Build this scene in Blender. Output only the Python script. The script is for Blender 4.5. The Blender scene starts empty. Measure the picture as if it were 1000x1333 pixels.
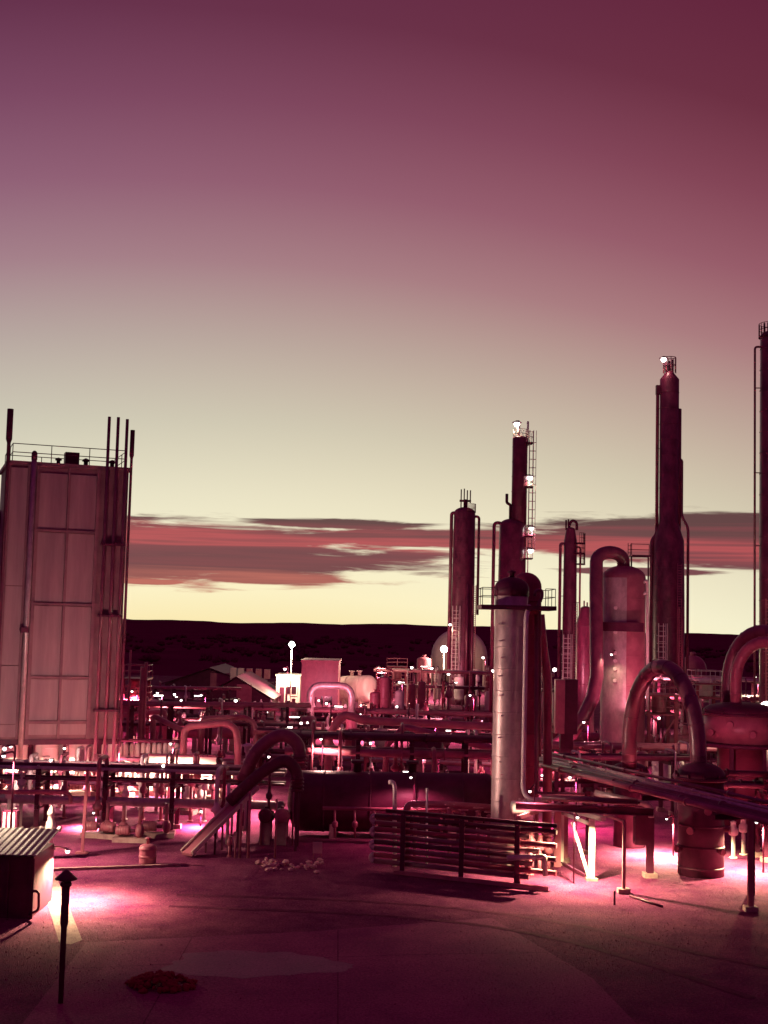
import bpy, math, random
from mathutils import Vector, Matrix
rng = random.Random(7)
R = math.radians
scene = bpy.context.scene
C = scene.collection

# ------------------------------------------------------------------ camera
F = 1717.0                      # focal length in photograph pixels (1000 x 1333)
CAMZ = 11.0
PITCH, ROLL = R(4.9), R(1.44)
fw = Vector((0, math.cos(PITCH), math.sin(PITCH)))
up0 = Vector((0, -math.sin(PITCH), math.cos(PITCH)))
rt0 = Vector((1, 0, 0))
rt = rt0 * math.cos(ROLL) + up0 * math.sin(ROLL)
up = -rt0 * math.sin(ROLL) + up0 * math.cos(ROLL)
cam_d = bpy.data.cameras.new("camera")
cam = bpy.data.objects.new("camera", cam_d)
C.objects.link(cam)
m = Matrix((rt, up, -fw)).transposed().to_4x4()
m.translation = Vector((0, 0, CAMZ))
cam.matrix_world = m
cam_d.sensor_fit = 'VERTICAL'
cam_d.sensor_height = 24.0
cam_d.lens = 24.0 * F / 1333.0
cam_d.clip_start = 0.5
cam_d.clip_end = 20000
scene.camera = cam
scene.render.resolution_x, scene.render.resolution_y = 768, 1024


def ray(px, py):
    return (fw + rt * ((px - 500) / F) - up * ((py - 666.5) / F))


def P(px, py, Y):
    """World point seen at photograph pixel (px, py) at distance Y down the yard."""
    d = ray(px, py)
    t = Y / d.y
    return Vector((d.x * t, Y, CAMZ + d.z * t))


def G(px, py, z=0.0):
    """Ground point seen at that pixel."""
    d = ray(px, py)
    t = (z - CAMZ) / d.z
    return Vector((d.x * t, d.y * t, z))


def S(Y):
    return Y / F


# ------------------------------------------------------------------ world: dusk sky
def lin(r, g, b):
    f = lambda c: (c / 255 / 12.92) if c / 255 <= 0.04045 else ((c / 255 + 0.055) / 1.055) ** 2.4
    return (f(r), f(g), f(b), 1.0)


world = bpy.data.worlds.new("World")
scene.world = world
world.use_nodes = True
wt = world.node_tree
wt.nodes.clear()
wn, wl = wt.nodes, wt.links


def M(op, a, b=None, c=None, clamp=False):
    n = wn.new('ShaderNodeMath')
    n.operation = op
    n.use_clamp = clamp
    for i, v in enumerate((a, b, c)):
        if v is None:
            continue
        if isinstance(v, (int, float)):
            n.inputs[i].default_value = v
        else:
            wl.new(v, n.inputs[i])
    return n.outputs[0]


def MIXC(f, a, b, blend='MIX'):
    n = wn.new('ShaderNodeMix')
    n.data_type = 'RGBA'
    n.blend_type = blend
    for i, v in ((0, f), (6, a), (7, b)):
        if isinstance(v, (int, float, tuple)):
            n.inputs[i].default_value = v
        else:
            wl.new(v, n.inputs[i])
    return n.outputs[2]


def RAMP(fac, stops, interp='LINEAR'):
    n = wn.new('ShaderNodeValToRGB')
    cr = n.color_ramp
    cr.interpolation = interp
    while len(cr.elements) < len(stops):
        cr.elements.new(0.5)
    for e, (p, col) in zip(cr.elements, stops):
        e.position = p
        e.color = col
    wl.new(fac, n.inputs[0])
    return n.outputs[0]


tc = wn.new('ShaderNodeTexCoord')
sep = wn.new('ShaderNodeSeparateXYZ')
wl.new(tc.outputs['Generated'], sep.inputs[0])
sx, sy, sz = sep.outputs
az = M('ARCTAN2', sx, sy)
AZ0 = R(-7)
daz = M('SUBTRACT', az, AZ0)
fall = M('SUBTRACT', 1.0, M('COSINE', daz))
zpos = M('MAXIMUM', sz, 0.0)
t = M('ADD', zpos, M('MULTIPLY', fall, 0.78))
ts = M('MULTIPLY', t, 0.5)           # ramp covers t = 0..2
sky = RAMP(ts, [
    (0.000, lin(251, 234, 180)), (0.012, lin(253, 242, 198)), (0.030, lin(246, 240, 206)),
    (0.048, lin(234, 228, 198)), (0.075, lin(209, 203, 180)), (0.105, lin(187, 170, 159)),
    (0.133, lin(168, 130, 136)), (0.160, lin(148, 98, 116)), (0.187, lin(128, 74, 97)),
    (0.215, lin(106, 52, 76)), (0.25, lin(96, 40, 69)), (0.36, lin(93, 34, 76)), (0.80, lin(88, 30, 77))])
# redder away to the right of the afterglow, bluer on the left
side = M('MULTIPLY_ADD', az, 1.6, 0.5, clamp=True)
hue = MIXC(side, (0.94, 0.97, 1.06, 1), (1.08, 0.86, 0.76, 1))
amt = M('MULTIPLY', zpos, 3.0, clamp=True)
sky = MIXC(amt, sky, MIXC(1.0, sky, hue, 'MULTIPLY'))

# cloud banks low over the horizon, in azimuth / elevation
cmb = wn.new('ShaderNodeCombineXYZ')
wl.new(M('MULTIPLY', az, 13.0), cmb.inputs[0])
wl.new(M('MULTIPLY', sz, 150.0), cmb.inputs[1])
nz = wn.new('ShaderNodeTexNoise')
nz.inputs['Scale'].default_value = 1.0
nz.inputs['Detail'].default_value = 7
nz.inputs['Roughness'].default_value = 0.62
nz.inputs['Distortion'].default_value = 0.5
wl.new(cmb.outputs[0], nz.inputs['Vector'])
noise = nz.outputs[0]
cmb2 = wn.new('ShaderNodeCombineXYZ')
wl.new(M('MULTIPLY', az, 4.0), cmb2.inputs[0])
wl.new(M('MULTIPLY', sz, 160.0), cmb2.inputs[1])
nz2 = wn.new('ShaderNodeTexNoise')
nz2.inputs['Scale'].default_value = 1.0
nz2.inputs['Detail'].default_value = 5
wl.new(cmb2.outputs[0], nz2.inputs['Vector'])
mask = None
for (px, py, rx, ry) in ((20, 711, 640, 52), (1010, 703, 400, 42), (600, 702, 300, 15),
                         (440, 682, 150, 8), (350, 753, 130, 10), (190, 757, 60, 5),
                         (830, 744, 130, 6)):
    d = ray(px, py).normalized()
    a0, z0 = math.atan2(d.x, d.y), d.z
    ra, rz = rx / F, ry / F
    u = M('DIVIDE', M('SUBTRACT', az, a0), ra)
    v = M('DIVIDE', M('SUBTRACT', sz, z0), rz)
    e = M('SUBTRACT', 1.0, M('SQRT', M('ADD', M('MULTIPLY', u, u), M('MULTIPLY', v, v))))
    mask = e if mask is None else M('MAXIMUM', mask, e)
mask = M('MAXIMUM', mask, -0.6)
den = M('ADD', mask, M('MULTIPLY', M('SUBTRACT', noise, 0.5), 1.05))
sm = wn.new('ShaderNodeMapRange')
sm.interpolation_type = 'SMOOTHSTEP'
sm.inputs['From Min'].default_value = 0.02
sm.inputs['From Max'].default_value = 0.30
wl.new(den, sm.inputs['Value'])
hh = M('ADD', sz, M('MULTIPLY', M('SUBTRACT', nz2.outputs[0], 0.5), 0.045))
cl_col = RAMP(M('MULTIPLY', hh, 8.0), [
    (0.20, lin(186, 92, 84)), (0.34, lin(104, 34, 56)), (0.43, lin(122, 40, 60)), (0.49, lin(180, 62, 74)),
    (0.56, lin(116, 42, 58)), (0.64, lin(84, 38, 50))])
sky = MIXC(M('MULTIPLY', sm.outputs[0], 0.93), sky, cl_col)
bg = wn.new('ShaderNodeBackground')
bg.inputs['Strength'].default_value = 1.0
wl.new(sky, bg.inputs['Color'])
wo = wn.new('ShaderNodeOutputWorld')
wl.new(bg.outputs[0], wo.inputs['Surface'])

# ------------------------------------------------------------------ exposure
scene.view_settings.view_transform = 'Standard'
scene.view_settings.look = 'None'
scene.view_settings.exposure = 0.0
scene.view_settings.gamma = 1.0
scene.view_settings.use_curve_mapping = False
scene.render.engine = 'CYCLES'
scene.cycles.use_denoising = True
scene.cycles.use_light_tree = True
scene.cycles.sample_clamp_indirect = 6.0
scene.cycles.max_bounces = 6


# ------------------------------------------------------------------ materials
def material(name, c1, c2, rough=0.6, metal=0.0, scale=1.5, bump=0.15, bscale=12.0, stretch=(1, 1, 1), spec=0.4, grain=0.0):
    mt = bpy.data.materials.new(name)
    mt.use_nodes = True
    nt = mt.node_tree
    bs = nt.nodes['Principled BSDF']
    tcn = nt.nodes.new('ShaderNodeTexCoord')
    mp = nt.nodes.new('ShaderNodeMapping')
    mp.inputs['Scale'].default_value = stretch
    nt.links.new(tcn.outputs['Object'], mp.inputs[0])
    n1 = nt.nodes.new('ShaderNodeTexNoise')
    n1.inputs['Scale'].default_value = scale
    n1.inputs['Detail'].default_value = 8
    n1.inputs['Roughness'].default_value = 0.65
    nt.links.new(mp.outputs[0], n1.inputs['Vector'])
    cr = nt.nodes.new('ShaderNodeValToRGB')
    cr.color_ramp.elements[0].position = 0.32
    cr.color_ramp.elements[0].color = (*c1, 1)
    cr.color_ramp.elements[1].position = 0.68
    cr.color_ramp.elements[1].color = (*c2, 1)
    nt.links.new(n1.outputs[0], cr.inputs[0])
    col_out = cr.outputs[0]
    if grain:
        ng = nt.nodes.new('ShaderNodeTexNoise')
        ng.inputs['Scale'].default_value = 11.0
        ng.inputs['Detail'].default_value = 4
        ng.inputs['Roughness'].default_value = .75
        nt.links.new(mp.outputs[0], ng.inputs['Vector'])
        gr_ = nt.nodes.new('ShaderNodeMapRange')
        gr_.inputs['From Min'].default_value = .3
        gr_.inputs['From Max'].default_value = .7
        gr_.inputs['To Min'].default_value = 1 - grain
        gr_.inputs['To Max'].default_value = 1 + grain
        nt.links.new(ng.outputs[0], gr_.inputs['Value'])
        vm = nt.nodes.new('ShaderNodeVectorMath')
        vm.operation = 'SCALE'
        nt.links.new(col_out, vm.inputs[0])
        nt.links.new(gr_.outputs[0], vm.inputs['Scale'])
        col_out = vm.outputs[0]
    nt.links.new(col_out, bs.inputs['Base Color'])
    rr = nt.nodes.new('ShaderNodeMapRange')
    rr.inputs['To Min'].default_value = max(0.05, rough - 0.12)
    rr.inputs['To Max'].default_value = min(1.0, rough + 0.12)
    nt.links.new(n1.outputs[0], rr.inputs['Value'])
    nt.links.new(rr.outputs[0], bs.inputs['Roughness'])
    bs.inputs['Metallic'].default_value = metal
    bs.inputs['Specular IOR Level'].default_value = spec
    if bump > 0:
        n2 = nt.nodes.new('ShaderNodeTexNoise')
        n2.inputs['Scale'].default_value = bscale
        n2.inputs['Detail'].default_value = 6
        nt.links.new(mp.outputs[0], n2.inputs['Vector'])
        bp = nt.nodes.new('ShaderNodeBump')
        bp.inputs['Strength'].default_value = bump
        bp.inputs['Distance'].default_value = 0.05
        nt.links.new(n2.outputs[0], bp.inputs['Height'])
        nt.links.new(bp.outputs[0], bs.inputs['Normal'])
    return mt


MAT = {
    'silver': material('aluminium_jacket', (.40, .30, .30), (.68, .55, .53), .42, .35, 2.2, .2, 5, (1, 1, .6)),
    'pale': material('pale_weathered_paint', (.50, .36, .34), (.74, .58, .53), .6, 0, .8, .12, 9, (1, 1, .3)),
    'white': material('white_paint', (.68, .58, .54), (.82, .74, .69), .5, 0, 1.2, .08, 9),
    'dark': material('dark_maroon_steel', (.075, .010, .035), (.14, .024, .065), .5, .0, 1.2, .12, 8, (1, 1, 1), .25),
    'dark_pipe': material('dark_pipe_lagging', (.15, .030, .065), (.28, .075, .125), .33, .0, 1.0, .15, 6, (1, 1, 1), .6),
    'red': material('oxide_red_paint', (.24, .03, .07), (.36, .06, .11), .5, .0, 1.0, .15, 7, (1, 1, 1), .25),
    'rose': material('faded_rose_paint', (.32, .08, .13), (.50, .16, .21), .42, .0, 1.0, .15, 7, (1, 1, 1), .45),
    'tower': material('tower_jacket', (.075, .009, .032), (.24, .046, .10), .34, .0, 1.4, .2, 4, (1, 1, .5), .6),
    'panel': material('cold_box_panel', (.34, .21, .23), (.52, .35, .35), .6, .0, .7, .35, 2.2, (1.6, 1.6, .16), .2),
    'rib': material('cold_box_rib', (.24, .11, .14), (.36, .19, .21), .6, .0, .9, .1, 6, (1, 1, 1), .2),
    'concrete': material('pale_concrete', (.24, .12, .14), (.50, .33, .31), .85, 0, 1.6, .5, 30, (1, 1, 1), .1),
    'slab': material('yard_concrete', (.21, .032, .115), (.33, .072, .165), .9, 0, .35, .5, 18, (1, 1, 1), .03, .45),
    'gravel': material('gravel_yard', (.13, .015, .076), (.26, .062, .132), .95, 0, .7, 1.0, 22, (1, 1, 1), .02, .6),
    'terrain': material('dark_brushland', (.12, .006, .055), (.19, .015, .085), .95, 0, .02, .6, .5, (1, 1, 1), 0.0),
    'damp': material('damp_asphalt', (.20, .034, .125), (.29, .062, .172), .6, 0, .5, .25, 30, (1, 1, 1), .1, .3),
    'redsoil': material('red_gravel', (.22, .016, .04), (.32, .03, .06), .95, 0, 3, 1.0, 25, (1, 1, 1), .02),
    'stone': material('rubble_stone', (.55, .28, .30), (.78, .46, .44), .85, 0, 4, .4, 14),
    'stonemix': material('loose_stone', (.20, .04, .10), (.46, .14, .22), .9, 0, 9, .3, 14, (1, 1, 1), .03),
    'path': material('dirty_concrete', (.20, .07, .11), (.42, .24, .25), .9, 0, 1.1, .5, 26, (1, 1, 1), .04, .35),
    'rut': material('compacted_gravel', (.10, .013, .055), (.20, .045, .10), .95, 0, .8, .5, 26, (1, 1, 1), .02, .4),
    'brush': material('scrub_leaves', (.10, .005, .045), (.20, .015, .085), .95, 0, 3, .3, 9, (1, 1, 1), 0.0),
    'roof': material('corrugated_roof', (.30, .22, .22), (.46, .36, .34), .55, .0, .8, .1, 8, (.4, 1, 1), .2),
    'sign': material('sign_board', (.50, .24, .28), (.62, .32, .36), .6, 0, 2, .05, 8),
    'glass': material('dark_glass', (.03, .008, .02), (.05, .015, .03), .12, 0, 1, 0, 1),
}


def glow(name, col, strength):
    mt = bpy.data.materials.new(name)
    mt.use_nodes = True
    bs = mt.node_tree.nodes['Principled BSDF']
    bs.inputs['Base Color'].default_value = (.8, .7, .65, 1)
    bs.inputs['Emission Color'].default_value = (*col, 1)
    bs.inputs['Emission Strength'].default_value = strength
    n = mt.node_tree.nodes.new('ShaderNodeTexNoise')
    n.inputs['Scale'].default_value = 5
    mr = mt.node_tree.nodes.new('ShaderNodeMapRange')
    mr.inputs['To Min'].default_value = strength * .9
    mr.inputs['To Max'].default_value = strength * 1.1
    mt.node_tree.links.new(n.outputs[0], mr.inputs['Value'])
    mt.node_tree.links.new(mr.outputs[0], bs.inputs['Emission Strength'])
    return mt


MAT['bulb'] = glow('lamp_globe', (1, .88, .80), 9)


# ------------------------------------------------------------------ mesh building
V3 = Vector
Z = Vector((0, 0, 1))


def gnd(p, z=0.0):
    return Vector((p.x, p.y, z))


class MB:
    def __init__(s):
        s.v, s.f, s.sm = [], [], []

    def add(s, vs, fs, smooth=False):
        o = len(s.v)
        s.v += [Vector(v) for v in vs]
        s.f += [[i + o for i in f] for f in fs]
        s.sm += [smooth] * len(fs)
        return s

    def box(s, c, size, rz=0.0):
        x, y, z = (d / 2 for d in size)
        mz = Matrix.Rotation(rz, 3, 'Z')
        vs = [Vector(c) + mz @ Vector((sx_ * x, sy_ * y, sz_ * z)) for sz_ in (-1, 1) for sy_ in (-1, 1) for sx_ in (-1, 1)]
        return s.add(vs, [(0, 2, 3, 1), (4, 5, 7, 6), (0, 1, 5, 4), (2, 6, 7, 3), (0, 4, 6, 2), (1, 3, 7, 5)])

    def beam(s, a, b, w, h=None):
        """rectangular bar from a to b"""
        h = h or w
        a, b = Vector(a), Vector(b)
        d = (b - a).normalized()
        r_ = d.cross(Vector((0, 0, 1)))
        if r_.length < 1e-3:
            r_ = Vector((1, 0, 0))
        r_.normalize()
        u_ = r_.cross(d)
        vs = [p + r_ * (i * w / 2) + u_ * (j * h / 2) for p in (a, b) for (i, j) in ((-1, -1), (1, -1), (1, 1), (-1, 1))]
        return s.add(vs, [(3, 2, 1, 0), (4, 5, 6, 7), (0, 1, 5, 4), (1, 2, 6, 5), (2, 3, 7, 6), (3, 0, 4, 7)])

    def ibeam(s, a, b, w, h=None):
        """I section: two flanges and a web in one mesh, made from one 12-point outline"""
        h = h or w
        a, b = Vector(a), Vector(b)
        d = (b - a).normalized()
        r_ = d.cross(Vector((0, 0, 1)))
        if r_.length < 1e-3:
            r_ = Vector((1, 0, 0))
        r_.normalize()
        u_ = r_.cross(d)
        W, H, tw, tf = w / 2, h / 2, w * .08, h * .1
        o = [(-W, -H), (W, -H), (W, -H + tf), (tw, -H + tf), (tw, H - tf), (W, H - tf), (W, H), (-W, H), (-W, H - tf), (-tw, H - tf), (-tw, -H + tf), (-W, -H + tf)]
        n = len(o)
        vs = [p + r_ * i + u_ * j for p in (a, b) for (i, j) in o]
        fs = [(i, (i + 1) % n, n + (i + 1) % n, n + i) for i in range(n)]
        fs += [(11, 2, 1, 0), (10, 3, 2, 11), (9, 4, 3, 10), (8, 5, 4, 9), (7, 6, 5, 8)]
        fs += [tuple(n + i for i in reversed(q)) for q in fs[n:]]
        return s.add(vs, fs)

    def tube(s, pts, r, seg=14, bend=None, caps=True):
        pts = [Vector(p) for p in pts]
        if bend:
            pts = fillet(pts, bend)
        k = len(pts)
        rs = r if isinstance(r, (list, tuple)) else [r] * k
        tan = []
        for i in range(k):
            a = pts[i] - pts[i - 1] if i else pts[1] - pts[0]
            b = pts[i + 1] - pts[i] if i < k - 1 else pts[i] - pts[i - 1]
            tan.append((a.normalized() + b.normalized()).normalized())
        n = tan[0].orthogonal().normalized()
        vs = []
        for i in range(k):
            if i:
                q = tan[i - 1].rotation_difference(tan[i])
                n = (q @ n).normalized()
            b = tan[i].cross(n)
            for j in range(seg):
                a = 2 * math.pi * j / seg
                vs.append(pts[i] + (n * math.cos(a) + b * math.sin(a)) * rs[i])
        fs = [(i * seg + j, i * seg + (j + 1) % seg, (i + 1) * seg + (j + 1) % seg, (i + 1) * seg + j) for i in range(k - 1) for j in range(seg)]
        s.add(vs, fs, True)
        if caps:
            o = len(s.v) - len(vs)
            s.f += [[o + j for j in reversed(range(seg))], [o + (k - 1) * seg + j for j in range(seg)]]
            s.sm += [False, False]
        return s

    def lathe(s, prof, c, seg=28, axis=Vector((0, 0, 1))):
        """prof: (radius, height along axis) bottom to top; closed with fans where r is 0"""
        axis = Vector(axis).normalized()
        n = axis.orthogonal().normalized()
        b = axis.cross(n)
        c = Vector(c)
        vs = [c + axis * h + (n * math.cos(2 * math.pi * j / seg) + b * math.sin(2 * math.pi * j / seg)) * max(r, 1e-4) for (r, h) in prof for j in range(seg)]
        k = len(prof)
        fs = [(i * seg + j, i * seg + (j + 1) % seg, (i + 1) * seg + (j + 1) % seg, (i + 1) * seg + j) for i in range(k - 1) for j in range(seg)]
        s.add(vs, fs, True)
        o = len(s.v) - len(vs)
        s.f += [[o + j for j in reversed(range(seg))], [o + (k - 1) * seg + j for j in range(seg)]]
        s.sm += [False, False]
        return s

    def prism(s, poly, z0, z1):
        n = len(poly)
        vs = [(p[0], p[1], z0) for p in poly] + [(p[0], p[1], z1) for p in poly]
        area = sum(poly[i][0] * poly[(i + 1) % n][1] - poly[(i + 1) % n][0] * poly[i][1] for i in range(n))
        fs = [list(reversed(range(n))), list(range(n, 2 * n))] + [(i, (i + 1) % n, n + (i + 1) % n, n + i) for i in range(n)]
        if area < 0:
            fs = [list(reversed(f)) for f in fs]
        return s.add(vs, fs)


def fillet(pts, bend, steps=7):
    out = [pts[0]]
    for i in range(1, len(pts) - 1):
        p, a, b = pts[i], pts[i - 1], pts[i + 1]
        da, db = (a - p), (b - p)
        r_ = min(bend, da.length * .49, db.length * .49)
        s0, s1 = p + da.normalized() * r_, p + db.normalized() * r_
        for k in range(steps + 1):
            q = k / steps
            out.append(s0 * (1 - q) ** 2 + p * (2 * q * (1 - q)) + s1 * q * q)
    out.append(pts[-1])
    return out


def dome(r, h0, dh, n=7):
    """profile points of a dished head closing a shell of radius r at height h0"""
    return [(r * math.cos(i / n * math.pi / 2), h0 + dh * math.sin(i / n * math.pi / 2)) for i in range(1, n + 1)]


def mesh_of(name, mb, mat, loc):
    me = bpy.data.meshes.new(name)
    me.from_pydata([v - loc for v in mb.v], [], mb.f)
    me.polygons.foreach_set('use_smooth', mb.sm)
    me.materials.append(MAT[mat])
    me.update()
    return me


class Thing:
    def __init__(s, name, label, cat, loc, group=None):
        s.loc = Vector(loc)
        s.o = bpy.data.objects.new(name, None)
        s.o.empty_display_size = 0.3
        s.o.location = s.loc
        C.objects.link(s.o)
        s.o['label'], s.o['category'] = label, cat
        if group:
            s.o['group'] = group

    def part(s, name, mb, mat, parent=None, stuff=False, label=None):
        o = bpy.data.objects.new(name, mesh_of(name, mb, mat, s.loc))
        o.parent = parent or s.o
        C.objects.link(o)
        if stuff:
            o['kind'] = 'stuff'
        if label:
            o['label'] = label
        return o


def solo(name, mb, mat, label, cat, group=None):
    xs = [v for v in mb.v]
    z = min(v.z for v in xs)
    loc = Vector((sum(v.x for v in xs) / len(xs), sum(v.y for v in xs) / len(xs), z))
    o = bpy.data.objects.new(name, mesh_of(name, mb, mat, loc))
    o.location = loc
    C.objects.link(o)
    o['label'], o['category'] = label, cat
    if group:
        o['group'] = group
    return o


def struct(name, mb, mat, parent=None, kind='structure'):
    o = bpy.data.objects.new(name, mesh_of(name, mb, mat, Vector((0, 0, 0))))
    C.objects.link(o)
    o['kind'] = kind
    return o




def light(parent, loc, power, col, rad=.15, name='light', aim=None, cone=160):
    """open globe (point) or, with aim, a hooded lamp that throws its light one way (spot)"""
    ld = bpy.data.lights.new(name, 'SPOT' if aim is not None else 'POINT')
    ld.energy = power
    if aim is not None:
        ld.spot_size = R(cone)
        ld.spot_blend = .45
    ld.color = col
    ld.shadow_soft_size = rad
    lo = bpy.data.objects.new(name, ld)
    lo.parent = parent
    lo.location = loc
    if aim is not None:
        lo.rotation_euler = V3(aim).to_track_quat('-Z', 'Y').to_euler()
    C.objects.link(lo)
    return lo


PINK = (1, .26, .38)
WARM = (1, .52, .44)
CREAM = (1, .72, .48)


def lamp(label, head, power, col=PINK, base_z=0.0, r=.22, style='pole', drop=.5, group=None, toward=None, mat='dark', aim=None, cone=160):
    """lamp: open globe on a tall pole (big ones), hooded head on a pole, or hooded head on a bracket"""
    head = V3(head)
    th = Thing('yard_lamp', label, 'lamp', (head.x, head.y, base_z), group)
    open_globe = style == 'pole' and r >= .4
    if not open_globe:
        r = r * .62
    if style == 'pole':
        if open_globe:
            th.part('pole', MB().tube([(head.x, head.y, base_z), (head.x, head.y, head.z - r * .8)], .07, 8), 'white')
        else:
            th.part('pole', MB().tube([(head.x + .4, head.y + .3, base_z), (head.x + .4, head.y + .3, head.z + r + .12), head + Z * (r + .02)], .045, 8, bend=.2), mat)
    else:
        tw = V3(toward)
        if tw.z < 6.5 and mat == 'dark':
            tw.z = 0.0               # stands on its own slim post
        th.part('bracket', MB().tube([tw, (tw.x, tw.y, head.z + r + .1), head + Z * (r + .02)], .035, 8, bend=.15), mat)
    th.part('globe', MB().lathe([(r * math.sin(i / 8 * math.pi), -r * math.cos(i / 8 * math.pi)) for i in range(9)], head, 14), 'bulb')
    if not open_globe and aim is None:
        th.part('hood', MB().lathe([(r * 1.7, r * .45), (r * 1.65, r * .6), (r * .3, r * 1.25), (0, r * 1.3)], head, 14), mat)
    if open_globe:
        light(th.o, head - th.loc + V3((r * 1.3, -r * 1.8, -.1)), power, col, r)
    else:
        a = V3(aim).normalized() if aim is not None else V3((0, -.12, -1))
        light(th.o, head - th.loc + a * (r + .08), power, col, r, aim=a, cone=cone)
    return th


# ------------------------------------------------------------------ ground
def sheet(xs, ys, z):
    mb = MB()
    nx, ny = len(xs), len(ys)
    mb.add([(x, y, z) for y in ys for x in xs], [(j * nx + i, j * nx + i + 1, (j + 1) * nx + i + 1, (j + 1) * nx + i) for j in range(ny - 1) for i in range(nx - 1)])
    return mb


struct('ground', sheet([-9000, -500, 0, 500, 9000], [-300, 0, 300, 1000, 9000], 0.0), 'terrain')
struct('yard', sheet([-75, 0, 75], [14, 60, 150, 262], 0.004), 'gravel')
# far ridge on the skyline
hb = MB()
hv, hf = [], []
N = 240
for i in range(N + 1):
    x = -2600 + 5200 * i / N
    h = 11.5 + 3.0 * math.sin(i * .11) + 1.6 * math.sin(i * .47 + 1) + rng.uniform(-.5, .9)
    hv += [(x, 3600, 0), (x, 3700, max(h, 2)), (x, 4100, 0)]
for i in range(N):
    a = i * 3
    hf += [(a, a + 3, a + 4, a + 1), (a + 1, a + 4, a + 5, a + 2)]
hb.add(hv, hf, True)
struct('hills', hb, 'terrain')


def patch(name, poly, z, mat, h=.0, kind='structure'):
    pts = [G(*p) for p in poly]
    if h:
        return struct(name, MB().prism(pts, 0.0, h), mat)
    n = len(pts)
    mb = MB()
    mb.add([(p.x, p.y, z) for p in pts], [list(range(n))])
    if sum(pts[i].x * pts[(i + 1) % n].y - pts[(i + 1) % n].x * pts[i].y for i in range(n)) < 0:
        mb.f = [list(reversed(f)) for f in mb.f]
    return struct(name, mb, mat)


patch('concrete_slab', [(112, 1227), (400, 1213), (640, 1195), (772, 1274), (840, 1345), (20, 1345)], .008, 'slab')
patch('walkway', [(46, 1112), (60, 1112), (84, 1166), (107, 1224), (92, 1230), (77, 1227), (66, 1190)], .014, 'path')
# damp patch with a wavering edge
pp = []
for i in range(60):
    a = 2 * math.pi * i / 60
    k = 1 + .09 * math.sin(3 * a + 1) + .06 * math.sin(5 * a) + .05 * math.sin(11 * a + 2) + rng.uniform(-.04, .04)
    pp.append((330 + 118 * k * math.cos(a), 1256 + 17 * k * math.sin(a)))
patch('damp_patch', pp, .013, 'damp')
# wheel ruts and slab joints
def strip(name, pix, w, z, mat):
    pts = fillet([G(*p) for p in pix], 6, 8)
    vs, fs = [], []
    for i, p in enumerate(pts):
        d = (pts[min(i + 1, len(pts) - 1)] - pts[max(i - 1, 0)]).normalized()
        n_ = V3((-d.y, d.x, 0)) * w * rng.uniform(.42, .58)
        vs += [(p.x + n_.x, p.y + n_.y, z), (p.x - n_.x, p.y - n_.y, z)]
    fs = [(2 * i, 2 * i + 1, 2 * i + 3, 2 * i + 2) for i in range(len(pts) - 1)]
    struct(name, MB().add(vs, fs), mat)


strip('wheel_rut', [(230, 1165), (330, 1168), (450, 1172), (600, 1182), (760, 1205), (900, 1240), (1010, 1262)], .34, .0175, 'rut')
strip('wheel_rut', [(220, 1180), (330, 1184), (450, 1189), (600, 1200), (740, 1224), (860, 1260), (980, 1300)], .34, .0180, 'rut')
strip('slab_joint', [(250, 1221), (180, 1345)], .04, .0100, 'rut')
strip('slab_joint', [(440, 1211), (440, 1345)], .04, .0100, 'rut')
strip('slab_joint', [(80, 1262), (290, 1252), (520, 1243), (716, 1240)], .04, .0105, 'rut')
# kerb along the far edge of the near yard
ka, kb_ = G(60, 1134), G(235, 1128)
struct('kerb', MB().beam(ka + Z * .06, kb_ + Z * .06, .18, .12), 'concrete')
# gravel scattered over the yard: real stones, far too many to count
sv, sf = [], []
for i in range(11000):
    y = 38 + 26 * rng.random() ** 1.1
    x = rng.uniform(-.32, .32) * y
    r_ = rng.uniform(.014, .03) if rng.random() < .985 else rng.uniform(.03, .055)
    o = len(sv)
    a0 = rng.random() * 6.28
    for k in range(4):
        a = a0 + k * 1.57 + rng.uniform(-.3, .3)
        sv.append((x + r_ * math.cos(a), y + r_ * math.sin(a), .002))
    sv.append((x + rng.uniform(-.3, .3) * r_, y, r_ * rng.uniform(.7, 1.1)))
    sf += [(o, o + 1, o + 4), (o + 1, o + 2, o + 4), (o + 2, o + 3, o + 4), (o + 3, o, o + 4)]
gs = struct('loose_gravel', MB().add(sv, sf), 'stonemix', kind='stuff')
gs['label'] = 'loose gravel strewn over the dark near yard'
gs['category'] = 'gravel'


def rock(c, r_, sub=1):
    t_ = (1 + 5 ** .5) / 2
    base = [(-1, t_, 0), (1, t_, 0), (-1, -t_, 0), (1, -t_, 0), (0, -1, t_), (0, 1, t_), (0, -1, -t_), (0, 1, -t_), (t_, 0, -1), (t_, 0, 1), (-t_, 0, -1), (-t_, 0, 1)]
    fs = [(0, 11, 5), (0, 5, 1), (0, 1, 7), (0, 7, 10), (0, 10, 11), (1, 5, 9), (5, 11, 4), (11, 10, 2), (10, 7, 6), (7, 1, 8), (3, 9, 4), (3, 4, 2), (3, 2, 6), (3, 6, 8), (3, 8, 9), (4, 9, 5), (2, 4, 11), (6, 2, 10), (8, 6, 7), (9, 8, 1)]
    q = Matrix.Rotation(rng.random() * 6, 3, V3((rng.random(), rng.random(), rng.random() + .1)).normalized())
    sc = V3((rng.uniform(.7, 1.3), rng.uniform(.7, 1.3), rng.uniform(.6, 1)))
    vs = []
    for b in base:
        w = q @ (V3(b).normalized() * rng.uniform(.8, 1.15))
        vs.append(V3(c) + V3((w.x * sc.x, w.y * sc.y, w.z * sc.z)) * r_)
    return vs, fs


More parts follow.
